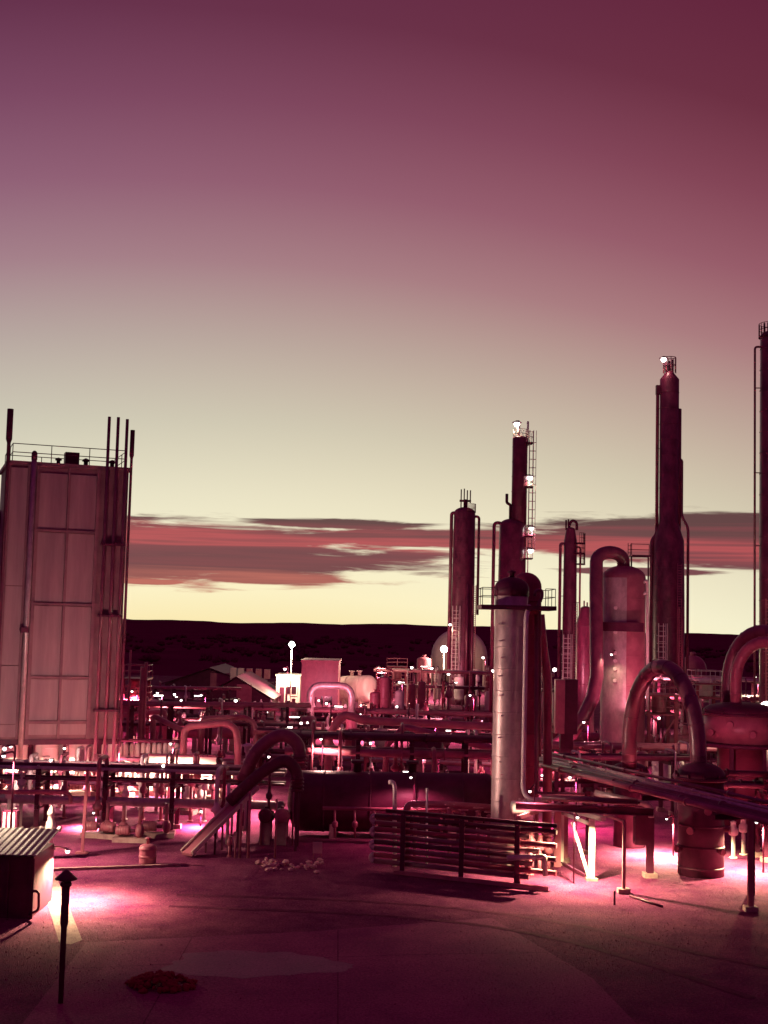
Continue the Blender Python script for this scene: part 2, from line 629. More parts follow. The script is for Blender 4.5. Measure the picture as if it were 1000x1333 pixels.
# rubble heap and its stones
rub = Thing('rubble_heap', 'low heap of pale broken stones beside the small board on legs', 'rubble', G(375, 1130))
for i in range(46):
    g = G(rng.gauss(376, 21), rng.gauss(1129, 3.2))
    rr_ = rng.uniform(.07, .17)
    vs, fs = rock((g.x, g.y, rr_ * .5 + (rng.random() < .25) * .12), rr_)
    rub.part('stone', MB().add(vs, fs), 'stone')
for (px, py) in ((445, 1166), (440, 1178), (407, 1178), (428, 1170), (456, 1171)):
    pass
mound = Thing('gravel_heap', 'low heap of red broken stone at the near edge of the yard', 'rubble', G(208, 1284))
for i in range(150):
    a, q = rng.random() * 6.28, rng.random() ** .6
    gx, gy = mound.loc.x + math.cos(a) * q * 1.05, mound.loc.y + math.sin(a) * q * .8
    rr_ = rng.uniform(.06, .15)
    vs, fs = rock((gx, gy, rr_ * .4 + max(0, .26 * (1 - q * q))), rr_)
    mound.part('stone', MB().add(vs, fs), 'redsoil')

# ------------------------------------------------------------------ builders used many times
def valve(label, base, h, mat='rose', s=1.0, group=None, name='valve_riser'):
    b = V3(base)
    th = Thing(name, label, 'valve', b, group)
    st = th.part('riser', MB().tube([b, b + Z * h * .62], .075 * s, 10), mat)
    th.part('flange', MB().lathe([(.15 * s, 0), (.15 * s, .05 * s)], b + Z * .03, 14), mat)
    bd = th.part('valve_body', MB().lathe([(.09 * s, 0), (.17 * s, .04 * s), (.19 * s, .16 * s), (.17 * s, .28 * s), (.11 * s, .34 * s), (.10 * s, .48 * s), (.13 * s, .52 * s), (0, .58 * s)], b + Z * h * .60, 14), mat)
    wz = b + Z * (h * .60 + .66 * s)
    ring = [wz + V3((math.cos(a), math.sin(a), 0)) * .18 * s for a in [2 * math.pi * i / 14 for i in range(14)]]
    th.part('handwheel', MB().tube(ring + [ring[0]], .022 * s, 6, caps=False), mat)
    return th


def hdrum(name, label, a, b, r, mat, saddles=True, cat='vessel', group=None, ground=0.0, rings=3):
    """horizontal vessel with dished ends, girth bands, saddles and nozzles"""
    a, b = V3(a), V3(b)
    d = (b - a)
    L = d.length
    th = Thing(name, label, cat, ((a.x + b.x) / 2, (a.y + b.y) / 2, ground), group)
    dh = r * .45
    prof = [(x, -h) for (x, h) in reversed(dome(r, 0, dh))] + [(r, 0), (r, L)] + [(x, L + h) for (x, h) in dome(r, 0, dh)]
    sh = th.part('shell', MB().lathe(prof, a, 30, d), mat)
    for i in range(rings):
        q = (i + .5) / rings * L
        th.part('girth_band', MB().lathe([(r + .005, -.06), (r + .03, -.05), (r + .03, .05), (r + .005, .06)], a + d.normalized() * q, 30, d), mat, sh)
    if saddles:
        ang = math.atan2(d.y, d.x)
        for q in (.18, .82):
            c = a + d * q
            hgt = c.z - r * .6 - ground
            th.part('saddle', MB().box((c.x, c.y, ground + hgt / 2), (.35, r * 1.5, hgt), ang), 'concrete' if ground == 0 else 'dark')
    for q in (.3, .6):
        c = a + d * q
        th.part('nozzle', MB().lathe([(r * .14, 0), (r * .14, r * .35), (r * .22, r * .35), (r * .22, r * .45)], c + Z * r * .93, 12), mat)
    return th


def vdrum(name, label, base, r, h, mat, legs=True, cat='vessel', group=None, leg_h=.8):
    b = V3(base)
    th = Thing(name, label, cat, b, group)
    z0 = leg_h if legs else 0
    prof = [(x, z0 + r * .3 - hh_) for (x, hh_) in reversed(dome(r, 0, r * .3))] + [(r, z0 + r * .3), (r, h - r * .4)] + dome(r, h - r * .4, r * .4)
    sh = th.part('shell', MB().lathe(prof, b, 24), mat)
    for i in range(2):
        th.part('girth_band', MB().lathe([(r + .004, 0), (r + .025, .02), (r + .025, .1), (r + .004, .12)], b + Z * (z0 + (h - z0) * (.35 + .35 * i)), 24), mat, sh)
    if legs:
        for i in range(4):
            a = math.pi / 4 + i * math.pi / 2
            th.part('leg', MB().beam(b + V3((math.cos(a), math.sin(a), 0)) * r * .85, b + V3((math.cos(a) * r * .85, math.sin(a) * r * .85, z0 + r * .3)), .14), 'dark')
    th.part('nozzle', MB().lathe([(r * .2, 0), (r * .2, .25), (r * .32, .25), (r * .32, .33)], b + Z * (h - .05), 12), mat)
    return th


def pump(label, base, rz, s=1.0, mat='rose', group=None):
    b = V3(base)
    th = Thing('pump_set', label, 'pump', b, group)
    ax = V3((math.cos(rz), math.sin(rz), 0))
    th.part('plinth', MB().box(b + Z * .12 * s, (1.7 * s, .7 * s, .24 * s), rz), 'concrete')
    mo = th.part('motor', MB().lathe([(.2 * s, 0), (.24 * s, .06 * s), (.24 * s, .6 * s), (.2 * s, .7 * s)], b + Z * .55 * s - ax * .75 * s, 16, ax), mat)
    for i in range(4):
        th.part('cooling_fin', MB().lathe([(.242 * s, 0), (.27 * s, .01 * s), (.27 * s, .03 * s), (.242 * s, .04 * s)], b + Z * .55 * s - ax * (.62 - .12 * i) * s, 16, ax), mat, mo)
    th.part('coupling', MB().lathe([(.07 * s, 0), (.1 * s, .05 * s), (.1 * s, .2 * s), (.07 * s, .3 * s)], b + Z * .55 * s - ax * .05 * s, 12, ax), 'dark')
    th.part('casing', MB().lathe([(.15 * s, 0), (.32 * s, .05 * s), (.34 * s, .2 * s), (.28 * s, .32 * s), (.12 * s, .4 * s)], b + Z * .55 * s + ax * .25 * s, 18, ax), mat)
    th.part('discharge', MB().tube([b + Z * .8 * s + ax * .42 * s, b + Z * 1.7 * s + ax * .42 * s], .09 * s, 10), mat)
    return th


def rack(label, a, b, levels, npost=5, width=1.8, mat='dark', top=None, group=None, name='pipe_rack', post_w=.22, base_z=0.0, posts=None, drops=.45, glints=.22):
    """pipe rack from a to b (ground points); levels: list of (z, [(offset, radius, mat), ...])"""
    a, b = V3(a), V3(b)
    d = (b - a).normalized()
    nrm = V3((-d.y, d.x, 0))
    th = Thing(name, label, 'pipe rack', (a + b) / 2, group)
    zt = max(z for z, _ in levels)
    fr = posts if posts is not None else [(i + .35) / npost for i in range(npost)]
    for q in fr:
        c = a + (b - a) * q
        for s_ in (-1, 1):
            p = c + nrm * s_ * width / 2
            po = th.part('post', MB().ibeam((p.x, p.y, base_z), (p.x, p.y, zt + .1), post_w), mat)
            th.part('footing', MB().box((p.x, p.y, base_z + .12), (post_w * 2, post_w * 2, .24)), 'concrete', po)
        for (z, _) in levels:
            th.part('beam', MB().ibeam(c + nrm * (width / 2 + .25) + Z * (z - .13), c - nrm * (width / 2 + .25) + Z * (z - .13), .18, .22), mat)
    for (z, pipes) in levels:
        for (off, r_, pm) in pipes:
            p0, p1 = a + nrm * off + Z * (z + r_), b + nrm * off + Z * (z + r_)
            pi = th.part('pipe', MB().tube([p0, p1], r_, 12), pm)
            L = (b - a).length
            for k in range(2):
                q = rng.uniform(.1, .9) * L
                th.part('pipe_flange', MB().lathe([(r_ + .002, -.05), (r_ * 1.5, -.05), (r_ * 1.5, .05), (r_ + .002, .05)], p0 + d * q, 12, d), pm, pi)
    # branch pipes dropping off the rack, each with a valve
    L = (b - a).length
    for i in range(int(L * drops)):
        q = rng.uniform(.02, .98)
        z = rng.choice(levels)[0] + .25
        s_ = rng.choice((-1, -1, 1))
        c = a + (b - a) * q
        e = c + nrm * (-s_) * (width / 2 + rng.uniform(.35, .9)) * (1 if s_ < 0 else -1)
        e = c - nrm * (width / 2 + rng.uniform(.35, .9)) if s_ < 0 else c + nrm * (width / 2 + .5)
        r_ = rng.uniform(.06, .13)
        pm = rng.choice(['rose', 'rose', 'silver', 'white', 'dark_pipe', 'red'])
        zz = z + rng.uniform(.1, .8)
        br = th.part('branch_pipe', MB().tube([c + Z * z, c + Z * zz, e + Z * zz, e + Z * rng.choice((0.02, 0.02, 1.0))], r_, 8, bend=.3), pm)
        th.part('branch_valve', MB().lathe([(r_, 0), (r_ * 2.2, .08), (r_ * 2.4, .25), (r_ * 1.2, .4), (r_ * 1.2, .55)], e + Z * rng.uniform(1.1, max(1.3, zz - .8)), 8), pm, br)
    for i in range(int(L * glints)):  # small glowing bits added at random along the rack for twinkle
        c = a + (b - a) * rng.uniform(.02, .98) - nrm * rng.uniform(-.8, 1.0) + Z * (rng.choice(levels)[0] + rng.uniform(.5, .9))
        fs_ = rng.uniform(.4, 1.2)
        lf = th.part('added_glint', MB().lathe([(.02, -.1 * fs_), (.1 * fs_, -.05), (.1 * fs_, .05), (.02, .1 * fs_)], c, 8) if rng.random() < .6 else MB().beam(c - d * .35 * fs_, c + d * .35 * fs_, .08, .07), 'bulb')
        th.part('glint_stem', MB().tube([c + Z * .08, c - Z * .85], .03, 5), 'dark', lf)
    return th


def ladder_mesh(base, h, w=.45, face=V3((0, -1, 0)), cage=True, r=.025, pitch=.3):
    side = V3((-face.y, face.x, 0))
    b = V3(base)
    mb = MB()
    for s_ in (-1, 1):
        mb.tube([b + side * s_ * w / 2, b + side * s_ * w / 2 + Z * h], r, 5)
    k = int(h / pitch)
    for i in range(k):
        z = (i + .5) * pitch
        mb.beam(b - side * w / 2 + Z * z, b + side * w / 2 + Z * z, r * 1.4)
    if cage:
        for i in range(int((h - 2.2) / .9)):
            z = 2.2 + i * .9
            pts = [b + side * math.cos(a) * w * .75 + face * math.sin(a) * .7 + Z * z for a in [math.pi * j / 6 for j in range(7)]]
            mb.tube(pts, r * .8, 4)
        for a in (.6, 1.57, 2.54):
            p = b + side * math.cos(a) * w * .75 + face * math.sin(a) * .7
            mb.beam(p + Z * 2.2, p + Z * h, r * 1.6)
    return mb


def rail_mesh(pts, h=1.05, r=.025, closed=False, every=1.2):
    mb = MB()
    pts = [V3(p) for p in pts]
    if closed:
        pts = pts + [pts[0]]
    for z in (h, h * .52):
        mb.tube([p + Z * z for p in pts], r, 5)
    for i in range(len(pts) - 1):
        d = pts[i + 1] - pts[i]
        k = max(1, int(d.length / every))
        for j in range(k):
            p = pts[i] + d * j / k
            mb.tube([p, p + Z * h], r, 5)
    mb.tube([pts[-1], pts[-1] + Z * h], r, 5)
    return mb


def ring_platform(th, c, z, r0, r1, a0=0, a1=2 * math.pi, mat='dark', rail=True, n=22, rmat=None, t_=.12):
    c = V3((c.x, c.y, z))
    full = abs(a1 - a0 - 2 * math.pi) < 1e-3
    ang = [a0 + (a1 - a0) * i / n for i in range(n + 1)]
    mb = MB()
    vs, fs = [], []
    for a in ang:
        u_ = V3((math.cos(a), math.sin(a), 0))
        vs += [c + u_ * r0, c + u_ * r1, c + u_ * r1 + Z * t_, c + u_ * r0 + Z * t_]
    for i in range(n):
        o = i * 4
        fs += [(o + k, o + (k + 1) % 4, o + 4 + (k + 1) % 4, o + 4 + k) for k in range(4)]
    if not full:
        fs += [(3, 2, 1, 0), (n * 4, n * 4 + 1, n * 4 + 2, n * 4 + 3)]
    pl = th.part('platform', mb.add(vs, fs), mat)
    if rail:
        pts = [c + Z * t_ + V3((math.cos(a), math.sin(a), 0)) * (r1 - .04) for a in ang]
        th.part('railing', rail_mesh(pts, 1.1, .028, False, 1.3), rmat or mat, pl, stuff=True)
    return pl


def column(name, label, px, yref, Y, prof_px, mat='tower', seg=30, dome_px=None, skirt=True, bands=3.0, cat='tower'):
    """vertical vessel at distance Y. prof_px: (width px, y px) from top to bottom"""
    c = P(px, yref, Y)
    c.z = 0
    th = Thing(name, label, cat, c)
    k = S(Y)
    zz = lambda y: P(px, y, Y).z
    pr = [(w / 2 * k, zz(y)) for (w, y) in reversed(prof_px)]
    if pr[0][1] > 0:
        pr = [(pr[0][0], 0.0)] + pr
    r_top, z_top = pr[-1]
    dh = (dome_px * k) if dome_px else r_top * .45
    sh = th.part('shell', MB().lathe(pr + dome(r_top, z_top, dh), c, seg), mat)
    th.c, th.k, th.z, th.top, th.rt, th.shell = c, k, zz, z_top + dh, r_top, sh

    def rad(z):
        for (r0, z0), (r1, z1) in zip(pr, pr[1:]):
            if z0 <= z <= z1:
                return r0 + (r1 - r0) * (z - z0) / max(z1 - z0, 1e-6)
        return r_top
    th.rad = rad
    if bands:
        z = bands * .7
        while z < z_top - .4:
            r_ = max(rad(z), rad(z + .08)) + .004
            if abs(rad(z + .3) - rad(z - .3)) < .02:
                th.part('jacket_band', MB().lathe([(r_, 0), (r_ + .03, .015), (r_ + .03, .065), (r_, .08)], c + Z * z, seg), mat, sh)
            z += bands
    return th


def gooseneck(th, px_side, y_top, y_bot, w_px, mat='dark_pipe', inner=0.6, dy=0.0, arch_px=5):
    """side pipe: leaves the shell, arches over and runs down beside it"""
    c, k = th.c, th.k
    s_ = 1 if px_side > 0 else -1
    x = c.x + px_side * k
    zt, zb = th.z(y_top), max(th.z(y_bot), 0.0)
    r_ = w_px / 2 * k
    y = c.y + dy
    xin = c.x + s_ * th.rad(zt - arch_px * k) * inner
    pi = th.part('side_pipe', MB().tube([(xin, y, zt - arch_px * k * 1.5), (xin + (x - xin) * .25, y, zt), (x, y, zt), (x, y, zb)], r_, 10, bend=arch_px * k), mat)
    z = zb + 2.5
    while z < zt - 3:
        th.part('pipe_bracket', MB().beam((c.x + s_ * th.rad(z) * .9, y, z), (x, y, z), .08), mat, pi)
        z += rng.uniform(5, 8)
    return pi


def vents(th, specs, mat='dark'):
    """little pipes on the crown: (dx px, bottom y, top y, width px)"""
    for (dx, yb, yt, w) in specs:
        x = th.c.x + dx * th.k
        th.part('vent_pipe', MB().tube([(x, th.c.y, th.z(yb)), (x, th.c.y, th.z(yt))], w / 2 * th.k, 8), mat)


# ================================================================== the big cold box on the left
YB = 84.0
ca, cb = P(12, 605, YB), P(168, 612, YB + 2.6)
ztop = (ca.z + cb.z) / 2
ca.z = cb.z = 0
zbot = P(80, 962, YB + 1.3).z
dr = (cb - ca).normalized()
bk = V3((-dr.y, dr.x, 0))
WID = (cb - ca).length
DEP = 7.0
bx = Thing('cold_box', 'tall grey panelled cold box tower standing on legs at the left', 'tower', (ca + cb) / 2 + bk * DEP / 2)


def bp(u, d_, z):
    """u across the front (m from the left corner), d_ out from the front face"""
    return ca + dr * u - bk * d_ + Z * z


rzb = math.atan2(dr.y, dr.x)
U = lambda px: (px - 12) / 156 * WID
mid = bp(WID / 2, -DEP / 2, (ztop + zbot) / 2)
body = bx.part('casing', MB().box(mid, (WID, DEP, ztop - zbot), rzb), 'rib')
# panels (front face), in columns and rows as seen
zr = [ztop - .35, P(80, 692, YB + 1.3).z, P(80, 787, YB + 1.3).z, P(80, 882, YB + 1.3).z, P(80, 940, YB + 1.3).z, zbot + .15]
for (u0, u1) in ((U(52), U(88)), (U(92), U(126))):
    for i in range(5):
        z1, z0 = zr[i] - .12, zr[i + 1] + .12
        bx.part('panel', MB().box(bp((u0 + u1) / 2, .05, (z0 + z1) / 2), (u1 - u0, .10, z1 - z0), rzb), 'panel', body)
zc_ = [ztop - .2, P(80, 764, YB).z, P(80, 868, YB).z, P(80, 945, YB).z, zbot + .1]
for i in range(4):
    bx.part('panel', MB().box(bp((U(15) + U(36)) / 2, .06, (zc_[i] + zc_[i + 1]) / 2), (U(36) - U(15), .12, zc_[i] - zc_[i + 1] - .06), rzb), 'panel', body)
for px, w in ((13, .14), (37.5, .14), (50, .22), (90, .16), (128, .22)):
    bx.part('stiffener', MB().box(bp(U(px), .12, (ztop + zbot) / 2), (w, .25, ztop - zbot - .02), rzb), 'rib', body)
for z in zr[1:5]:
    bx.part('girt', MB().box(bp((U(50) + U(128)) / 2, .13, z), (U(128) - U(50), .22, .16), rzb), 'rib', body)
bx.part('roof_edge', MB().box(bp(WID / 2, -DEP / 2, ztop + .1), (WID + .3, DEP + .3, .24), rzb), 'rib')
# pipes up the right end and past the roof
for px, yt, w in ((139, 544, 4.2), (151, 544, 4.2), (163, 546, 4.2)):
    u = U(px - 1)
    bx.part('riser_pipe', MB().tube([bp(u, .34, .4), bp(u, .34, P(px, yt, YB + 2.3).z)], w / 2 * S(YB), 10), 'dark_pipe')
for y in (709, 802, 925):
    zc = P(150, y, YB + 2).z
    bx.part('pipe_clamp', MB().box(bp(U(150), .30, zc), (U(166) - U(134), .5, .14), rzb), 'dark')
u = U(170.5)
bx.part('vent_stack', MB().tube([bp(u, .1, zbot - .5), bp(u, .1, P(171, 597, YB + 2.6).z), bp(u, .1, P(171, 593, YB + 2.6).z), bp(u, .1, P(171, 560, YB + 2.6).z)], [.09, .09, .15, .15], 10), 'dark')
u = U(10)
bx.part('vent_stack', MB().tube([bp(u, .2, .5), bp(u, .2, P(10, 577, YB).z), bp(u, .2, P(10, 572, YB).z), bp(u, .2, P(11, 533, YB).z)], [.12, .12, .2, .2], 10), 'dark')
u = U(43)
dp = bx.part('down_pipe', MB().tube([bp(u, .35, P(25, 960, YB).z - 1.5), bp(u, .35, P(43, 590, YB).z)], .17, 12), 'silver')
bx.part('pipe_cap', MB().lathe([(.19, 0)] + dome(.19, .35, .25), bp(u, .35, P(43, 592, YB).z - .3), 14), 'dark', dp)
bx.part('roof_hatch', MB().box(bp(U(94), -1.0, ztop + .6), (.9, .9, .95), rzb), 'dark')
for px, s_ in ((76, .35), (112, .4), (147, .4)):
    bx.part('roof_vent', MB().lathe([(s_ * .35, 0), (s_ * .35, s_ * .8), (s_ * .6, s_ * .8), (s_ * .6, s_ * 1.1), (s_ * .1, s_ * 1.35)], bp(U(px), -.6, ztop + .2), 12), 'dark')
bx.part('railing', rail_mesh([bp(U(16), -.1, ztop + .2), bp(U(165), -.1, ztop + .2), bp(U(165), -DEP + .2, ztop + .2), bp(U(16), -DEP + .2, ztop + .2)], 1.15, .03, True, 2.0), 'dark', stuff=True)
bx.part('pipe_bracket', MB().box(bp(U(41), .45, P(30, 820, YB).z), (.5, .3, .35), rzb), 'dark')
# base frame and legs
bx.part('base_frame', MB().box(bp(WID / 2, -DEP / 2, zbot - .18), (WID + .2, DEP + .2, .35), rzb), 'dark')
for uu in (.2, WID * .36, WID * .68, WID - .2):
    for dd in (-.25, -DEP + .25):
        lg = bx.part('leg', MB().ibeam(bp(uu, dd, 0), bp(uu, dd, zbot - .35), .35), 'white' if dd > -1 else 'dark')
        bx.part('footing', MB().box(bp(uu, dd, .2), (.7, .7, .4), rzb), 'concrete', lg)
# neighbour vessel at the extreme left
nb = column('process_column', 'dark column cut by the left edge of the picture beside the cold box', -12, 760, 90, [(38, 672), (38, 1015)], 'tower', bands=2.5)

# ================================================================== towers
# slim dark tower with twin side pipes, in front of the round tank
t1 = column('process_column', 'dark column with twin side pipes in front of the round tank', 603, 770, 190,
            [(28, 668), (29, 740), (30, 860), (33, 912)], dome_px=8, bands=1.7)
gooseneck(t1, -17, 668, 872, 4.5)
gooseneck(t1, 19, 672, 800, 3.5)
vents(t1, [(-5, 664, 637, 1.6), (-1, 664, 636, 1.6), (3, 664, 638, 1.6), (7, 655, 638, 1.6), (1, 664, 650, 4)])
t1.part('vent_manifold', MB().beam((t1.c.x - 7 * t1.k, t1.c.y, t1.z(652)), (t1.c.x + 8 * t1.k, t1.c.y, t1.z(652)), .3), 'dark')
ring_platform(t1, t1.c, t1.z(667), t1.rt * .4, t1.rt * 1.05, R(-80), R(80), rmat='rose')
t1.part('ladder', ladder_mesh(t1.c + V3((-1.05, -t1.rad(5) - .12, 2)), 12, .9, r=.05, pitch=.55), 'white', stuff=True)
t1.part('ladder', ladder_mesh(t1.c + V3((1.5, -t1.rad(5) - .05, 4)), 13, .45, r=.05, cage=False), 'rose', stuff=True)
for px_, yt_ in ((5, 760), (12, 800)):
    t1.part('drain_pipe', MB().tube([t1.c + V3((px_ * t1.k, -t1.rad(8) * .95 - .05, t1.z(yt_))), t1.c + V3((px_ * t1.k, -t1.rad(2) * .95 - .2, 1))], .2, 8), 'tower')

# stepped tower with lit landings on its right
t2 = column('process_column', 'stepped slim column with lit landings on its right side', 667, 700, 140,
            [(34, 684), (35, 760), (36, 948)], dome_px=9, bands=1.7)
ux = t2.c.x + 8 * t2.k
ur = 10 * t2.k
us = t2.part('upper_shell', MB().lathe([(ur, t2.z(790)), (ur, t2.z(572))] + dome(ur, t2.z(572), 5 * t2.k), (ux, t2.c.y - .1, 0), 26), 'tower')
for i in range(5):
    t2.part('jacket_band', MB().lathe([(ur + .004, 0), (ur + .03, .015), (ur + .03, .065), (ur + .004, .08)], (ux, t2.c.y - .1, t2.z(660) + i * 1.6), 26), 'tower', us)
t2c0 = t2.c.copy()
gooseneck(t2, -24, 681, 948, 4.5, arch_px=7)
pi = t2.part('swan_pipe', MB().tube([(t2.c.x - 3 * t2.k, t2.c.y, t2.z(678)), (t2.c.x - 3 * t2.k, t2.c.y, t2.z(657)), (t2.c.x - 8 * t2.k, t2.c.y, t2.z(655)), (t2.c.x - 8 * t2.k, t2.c.y, t2.z(643))], .16, 8, bend=.4), 'dark')
for (y, w, lp) in ((577, 8, 1), (634, 9, 1), (698, 10, 1), (727, 10, 1)):
    z = t2.z(y)
    x0 = ux + ur * .7
    x1 = ux + ur + w * t2.k * .8
    pl = t2.part('landing', MB().box(((x0 + x1) / 2, t2.c.y - .2, z), (x1 - x0, 1.5, .12)), 'dark')
    t2.part('railing', rail_mesh([(x1 - .05, t2.c.y + .5, z + .06), (x1 - .05, t2.c.y - .9, z + .06), (x0, t2.c.y - .9, z + .06)], 1.1, .03, False, .7), 'white', pl, stuff=True)
t2.part('ladder', ladder_mesh(V3((ux + ur + .2, t2.c.y - .2, t2.z(745))), t2.z(560) - t2.z(745), .4, r=.035, face=V3((1, 0, 0))), 'white', stuff=True)
vents(t2, [(6, 572, 553, 4), (18, 580, 548, 3)], 'white')
t2.rt = ur
t2.top = t2.z(568)
t2.part('crown_railing', rail_mesh([V3((ux, t2.c.y, 0)) + V3((math.cos(a) * ur * .9, math.sin(a) * ur * .9, t2.top - .25)) for a in [i * math.pi / 5 for i in range(10)]], 1.0, .03, True, 1), 'white', stuff=True)
lamp('bright lamp on the crown of the stepped column', P(673, 552, 140), 240, CREAM, style='arm', toward=P(676, 566, 140), r=0.5, drop=.5)
lamp('lamp above the upper side landing of the stepped column', P(690, 622, 139.5), 200, CREAM, style='arm', toward=P(682, 630, 139.5), r=0.45, drop=.5)
lamp('lamp at the middle side landing of the stepped column', P(692, 688, 139.5), 200, PINK, style='arm', toward=P(686, 696, 139.5), r=0.4, drop=.5)
lamp('lamp at the lowest side landing of the stepped column', P(691, 717, 139.5), 200, CREAM, style='arm', toward=P(686, 726, 139.5), r=0.45, drop=.5)

# short thin column with a pipe crown
t3 = column('process_column', 'thin column with curled vent pipes on top, right of the pale column', 742, 760, 150,
            [(12, 690), (17, 704), (18, 800), (19, 943)], dome_px=4, bands=1.6)
gooseneck(t3, -13, 708, 880, 4)
gooseneck(t3, 13, 712, 900, 2.5, 'rose')
vents(t3, [(-6, 690, 677, 2.4), (-3, 690, 676, 2)])
t3.part('vent_pipe', MB().tube([P(741, 692, 150), P(741, 683, 150), P(745, 677, 150), P(751, 680, 150), P(751, 690, 150)], .16, 8, bend=.4), 'dark')
for y, a0, a1 in ((708, -60, 20), (721, -70, 30), (735, -60, 20)):
    ring_platform(t3, t3.c, t3.z(y), t3.rad(t3.z(y)) + .02, t3.rad(t3.z(y)) + .95, R(a0), R(a1), n=8)
t3.part('ladder', ladder_mesh(t3.c + V3((-.35, -t3.rad(4) - .1, 1.5)), 9, .8, r=.05, pitch=.55), 'white', stuff=True)
t3.part('ladder', ladder_mesh(t3.c + V3((.55, -t3.rad(4) - .1, 3)), 11, .4, r=.04, cage=False), 'rose', stuff=True)

# tallest stack with shoulders
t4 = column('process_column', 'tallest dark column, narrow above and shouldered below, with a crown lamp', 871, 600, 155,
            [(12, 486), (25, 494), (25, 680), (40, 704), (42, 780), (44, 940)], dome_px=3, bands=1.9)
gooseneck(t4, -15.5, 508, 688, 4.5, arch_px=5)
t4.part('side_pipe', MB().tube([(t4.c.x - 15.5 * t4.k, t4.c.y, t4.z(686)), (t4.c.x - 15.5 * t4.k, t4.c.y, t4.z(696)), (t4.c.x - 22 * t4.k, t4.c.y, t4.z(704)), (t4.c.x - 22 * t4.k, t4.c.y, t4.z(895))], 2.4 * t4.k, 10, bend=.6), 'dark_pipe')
t4.part('side_pipe', MB().tube([(t4.c.x + 10 * t4.k, t4.c.y, t4.z(598)), (t4.c.x + 17 * t4.k, t4.c.y, t4.z(598)), (t4.c.x + 17 * t4.k, t4.c.y, t4.z(672)), (t4.c.x + 25.5 * t4.k, t4.c.y, t4.z(686)), (t4.c.x + 25.5 * t4.k, t4.c.y, t4.z(900))], 1.9 * t4.k, 10, bend=.6), 'dark_pipe')
t4.part('shoulder_box', MB().tube([(t4.c.x + 12.5 * t4.k, t4.c.y, t4.z(532)), (t4.c.x + 12.5 * t4.k, t4.c.y, t4.z(690))], 3.6 * t4.k, 12), 'tower')
t4.part('vent_box', MB().box((t4.c.x - 15 * t4.k, t4.c.y, t4.z(508)), (.5, .6, 1.1)), 'dark')
vents(t4, [(-4, 488, 472, 3), (0, 488, 470, 2.5), (4, 488, 468, 3)], 'dark')
t4.part('crown_cage', rail_mesh([t4.c + V3((math.cos(a) * .75, math.sin(a) * .75, t4.z(486))) for a in [i * math.pi / 4 for i in range(8)]], 1.9, .05, True, 1), 'rose', stuff=True)
t4.part('ladder', ladder_mesh(t4.c + V3((.9, -t4.rad(6) - .1, 3)), 16, .5, r=.05, cage=False), 'rose', stuff=True)
t4.part('ladder', ladder_mesh(t4.c + V3((-1.1, -t4.rad(6) - .1, 3)), 9, .8, r=.05, pitch=.6), 'white', stuff=True)
for dx_ in (10, 15):
    t4.part('drain_pipe', MB().tube([t4.c + V3((dx_ * t4.k, -math.sqrt(max(.1, t4.rad(6) ** 2 - (dx_ * t4.k) ** 2)) - .15, t4.z(790))), t4.c + V3((dx_ * t4.k, -math.sqrt(max(.1, t4.rad(2) ** 2 - (dx_ * t4.k) ** 2)) - .15, 1))], .14, 8), 'rose')
lamp('bright lamp in the cage on top of the tallest column', P(864, 468, 154), 260, WARM, style='arm', toward=P(866, 484, 154), r=0.5, drop=.6)

# column cut by the right edge
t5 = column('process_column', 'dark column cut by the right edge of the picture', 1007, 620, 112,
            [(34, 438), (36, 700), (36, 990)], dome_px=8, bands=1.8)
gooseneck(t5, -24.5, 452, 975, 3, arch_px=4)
vents(t5, [(-12, 440, 421, 2.5), (-7, 434, 420, 2.5), (-2, 434, 424, 4)])
ring_platform(t5, t5.c, t5.z(440), t5.rt * .3, t5.rt + .15, n=20)
t5.part('ladder', ladder_mesh(t5.c + V3((-.8, -t5.rad(5) - .1, 2)), 12, .5, r=.04), 'rose', stuff=True)

# small red column between
t6 = column('process_column', 'short red column half hidden behind the thick swan-neck pipe', 762, 830, 138,
            [(13, 792), (24, 812), (25, 950)], 'tower', dome_px=3, bands=2)
vents(t6, [(-2, 793, 782, 2), (2, 793, 784, 2)], 'rose')

# pale-and-red domed vessel with the thick swan-neck pipe
vs_ = column('domed_vessel', 'domed vessel, pale on its near side, fed by the thick swan-neck pipe', 811, 850, 112,
             [(57, 752), (57, 975)], 'rose', dome_px=16, bands=2.4, cat='vessel')
k = vs_.k
vs_.part('lagging_panel', MB().lathe([(28.7 * k, 0), (28.7 * k, vs_.z(752) - 2)], V3((vs_.c.x, vs_.c.y, 2)), 30), 'pale') if False else None
# half jacket on the near-left side
mbj = MB()
vv, ff = [], []
arc = [R(-172) + R(80) * i / 14 for i in range(15)]
zlo, zhi = 1.2, vs_.z(753)
for a in arc:
    for z in (zlo, zhi):
        vv.append(vs_.c + V3((math.cos(a) * (28.5 * k + .07), math.sin(a) * (28.5 * k + .07), z)))
ff = [(i * 2, i * 2 + 2, i * 2 + 3, i * 2 + 1) for i in range(14)]
ff += [(3 + 2 * i, 1 + 2 * i) for i in range(0)]
jk = vs_.part('lagging_jacket', mbj.add(vv, ff, True), 'silver')
for i, y in enumerate((792, 823, 850, 860, 870, 885)):
    a = R(-118)
    vs_.part('nozzle', MB().lathe([(.09, 0), (.09, .12), (.16, .12), (.16, .2)], vs_.c + V3((math.cos(a) * (28.5 * k + .06), math.sin(a) * (28.5 * k + .06), vs_.z(y))), 10, V3((math.cos(a), math.sin(a), 0))), 'white')
ring_platform(vs_, vs_.c, vs_.z(822), 28.5 * k + .12, 28.5 * k + .75, R(150), R(300), rail=False, mat='dark', t_=.75)
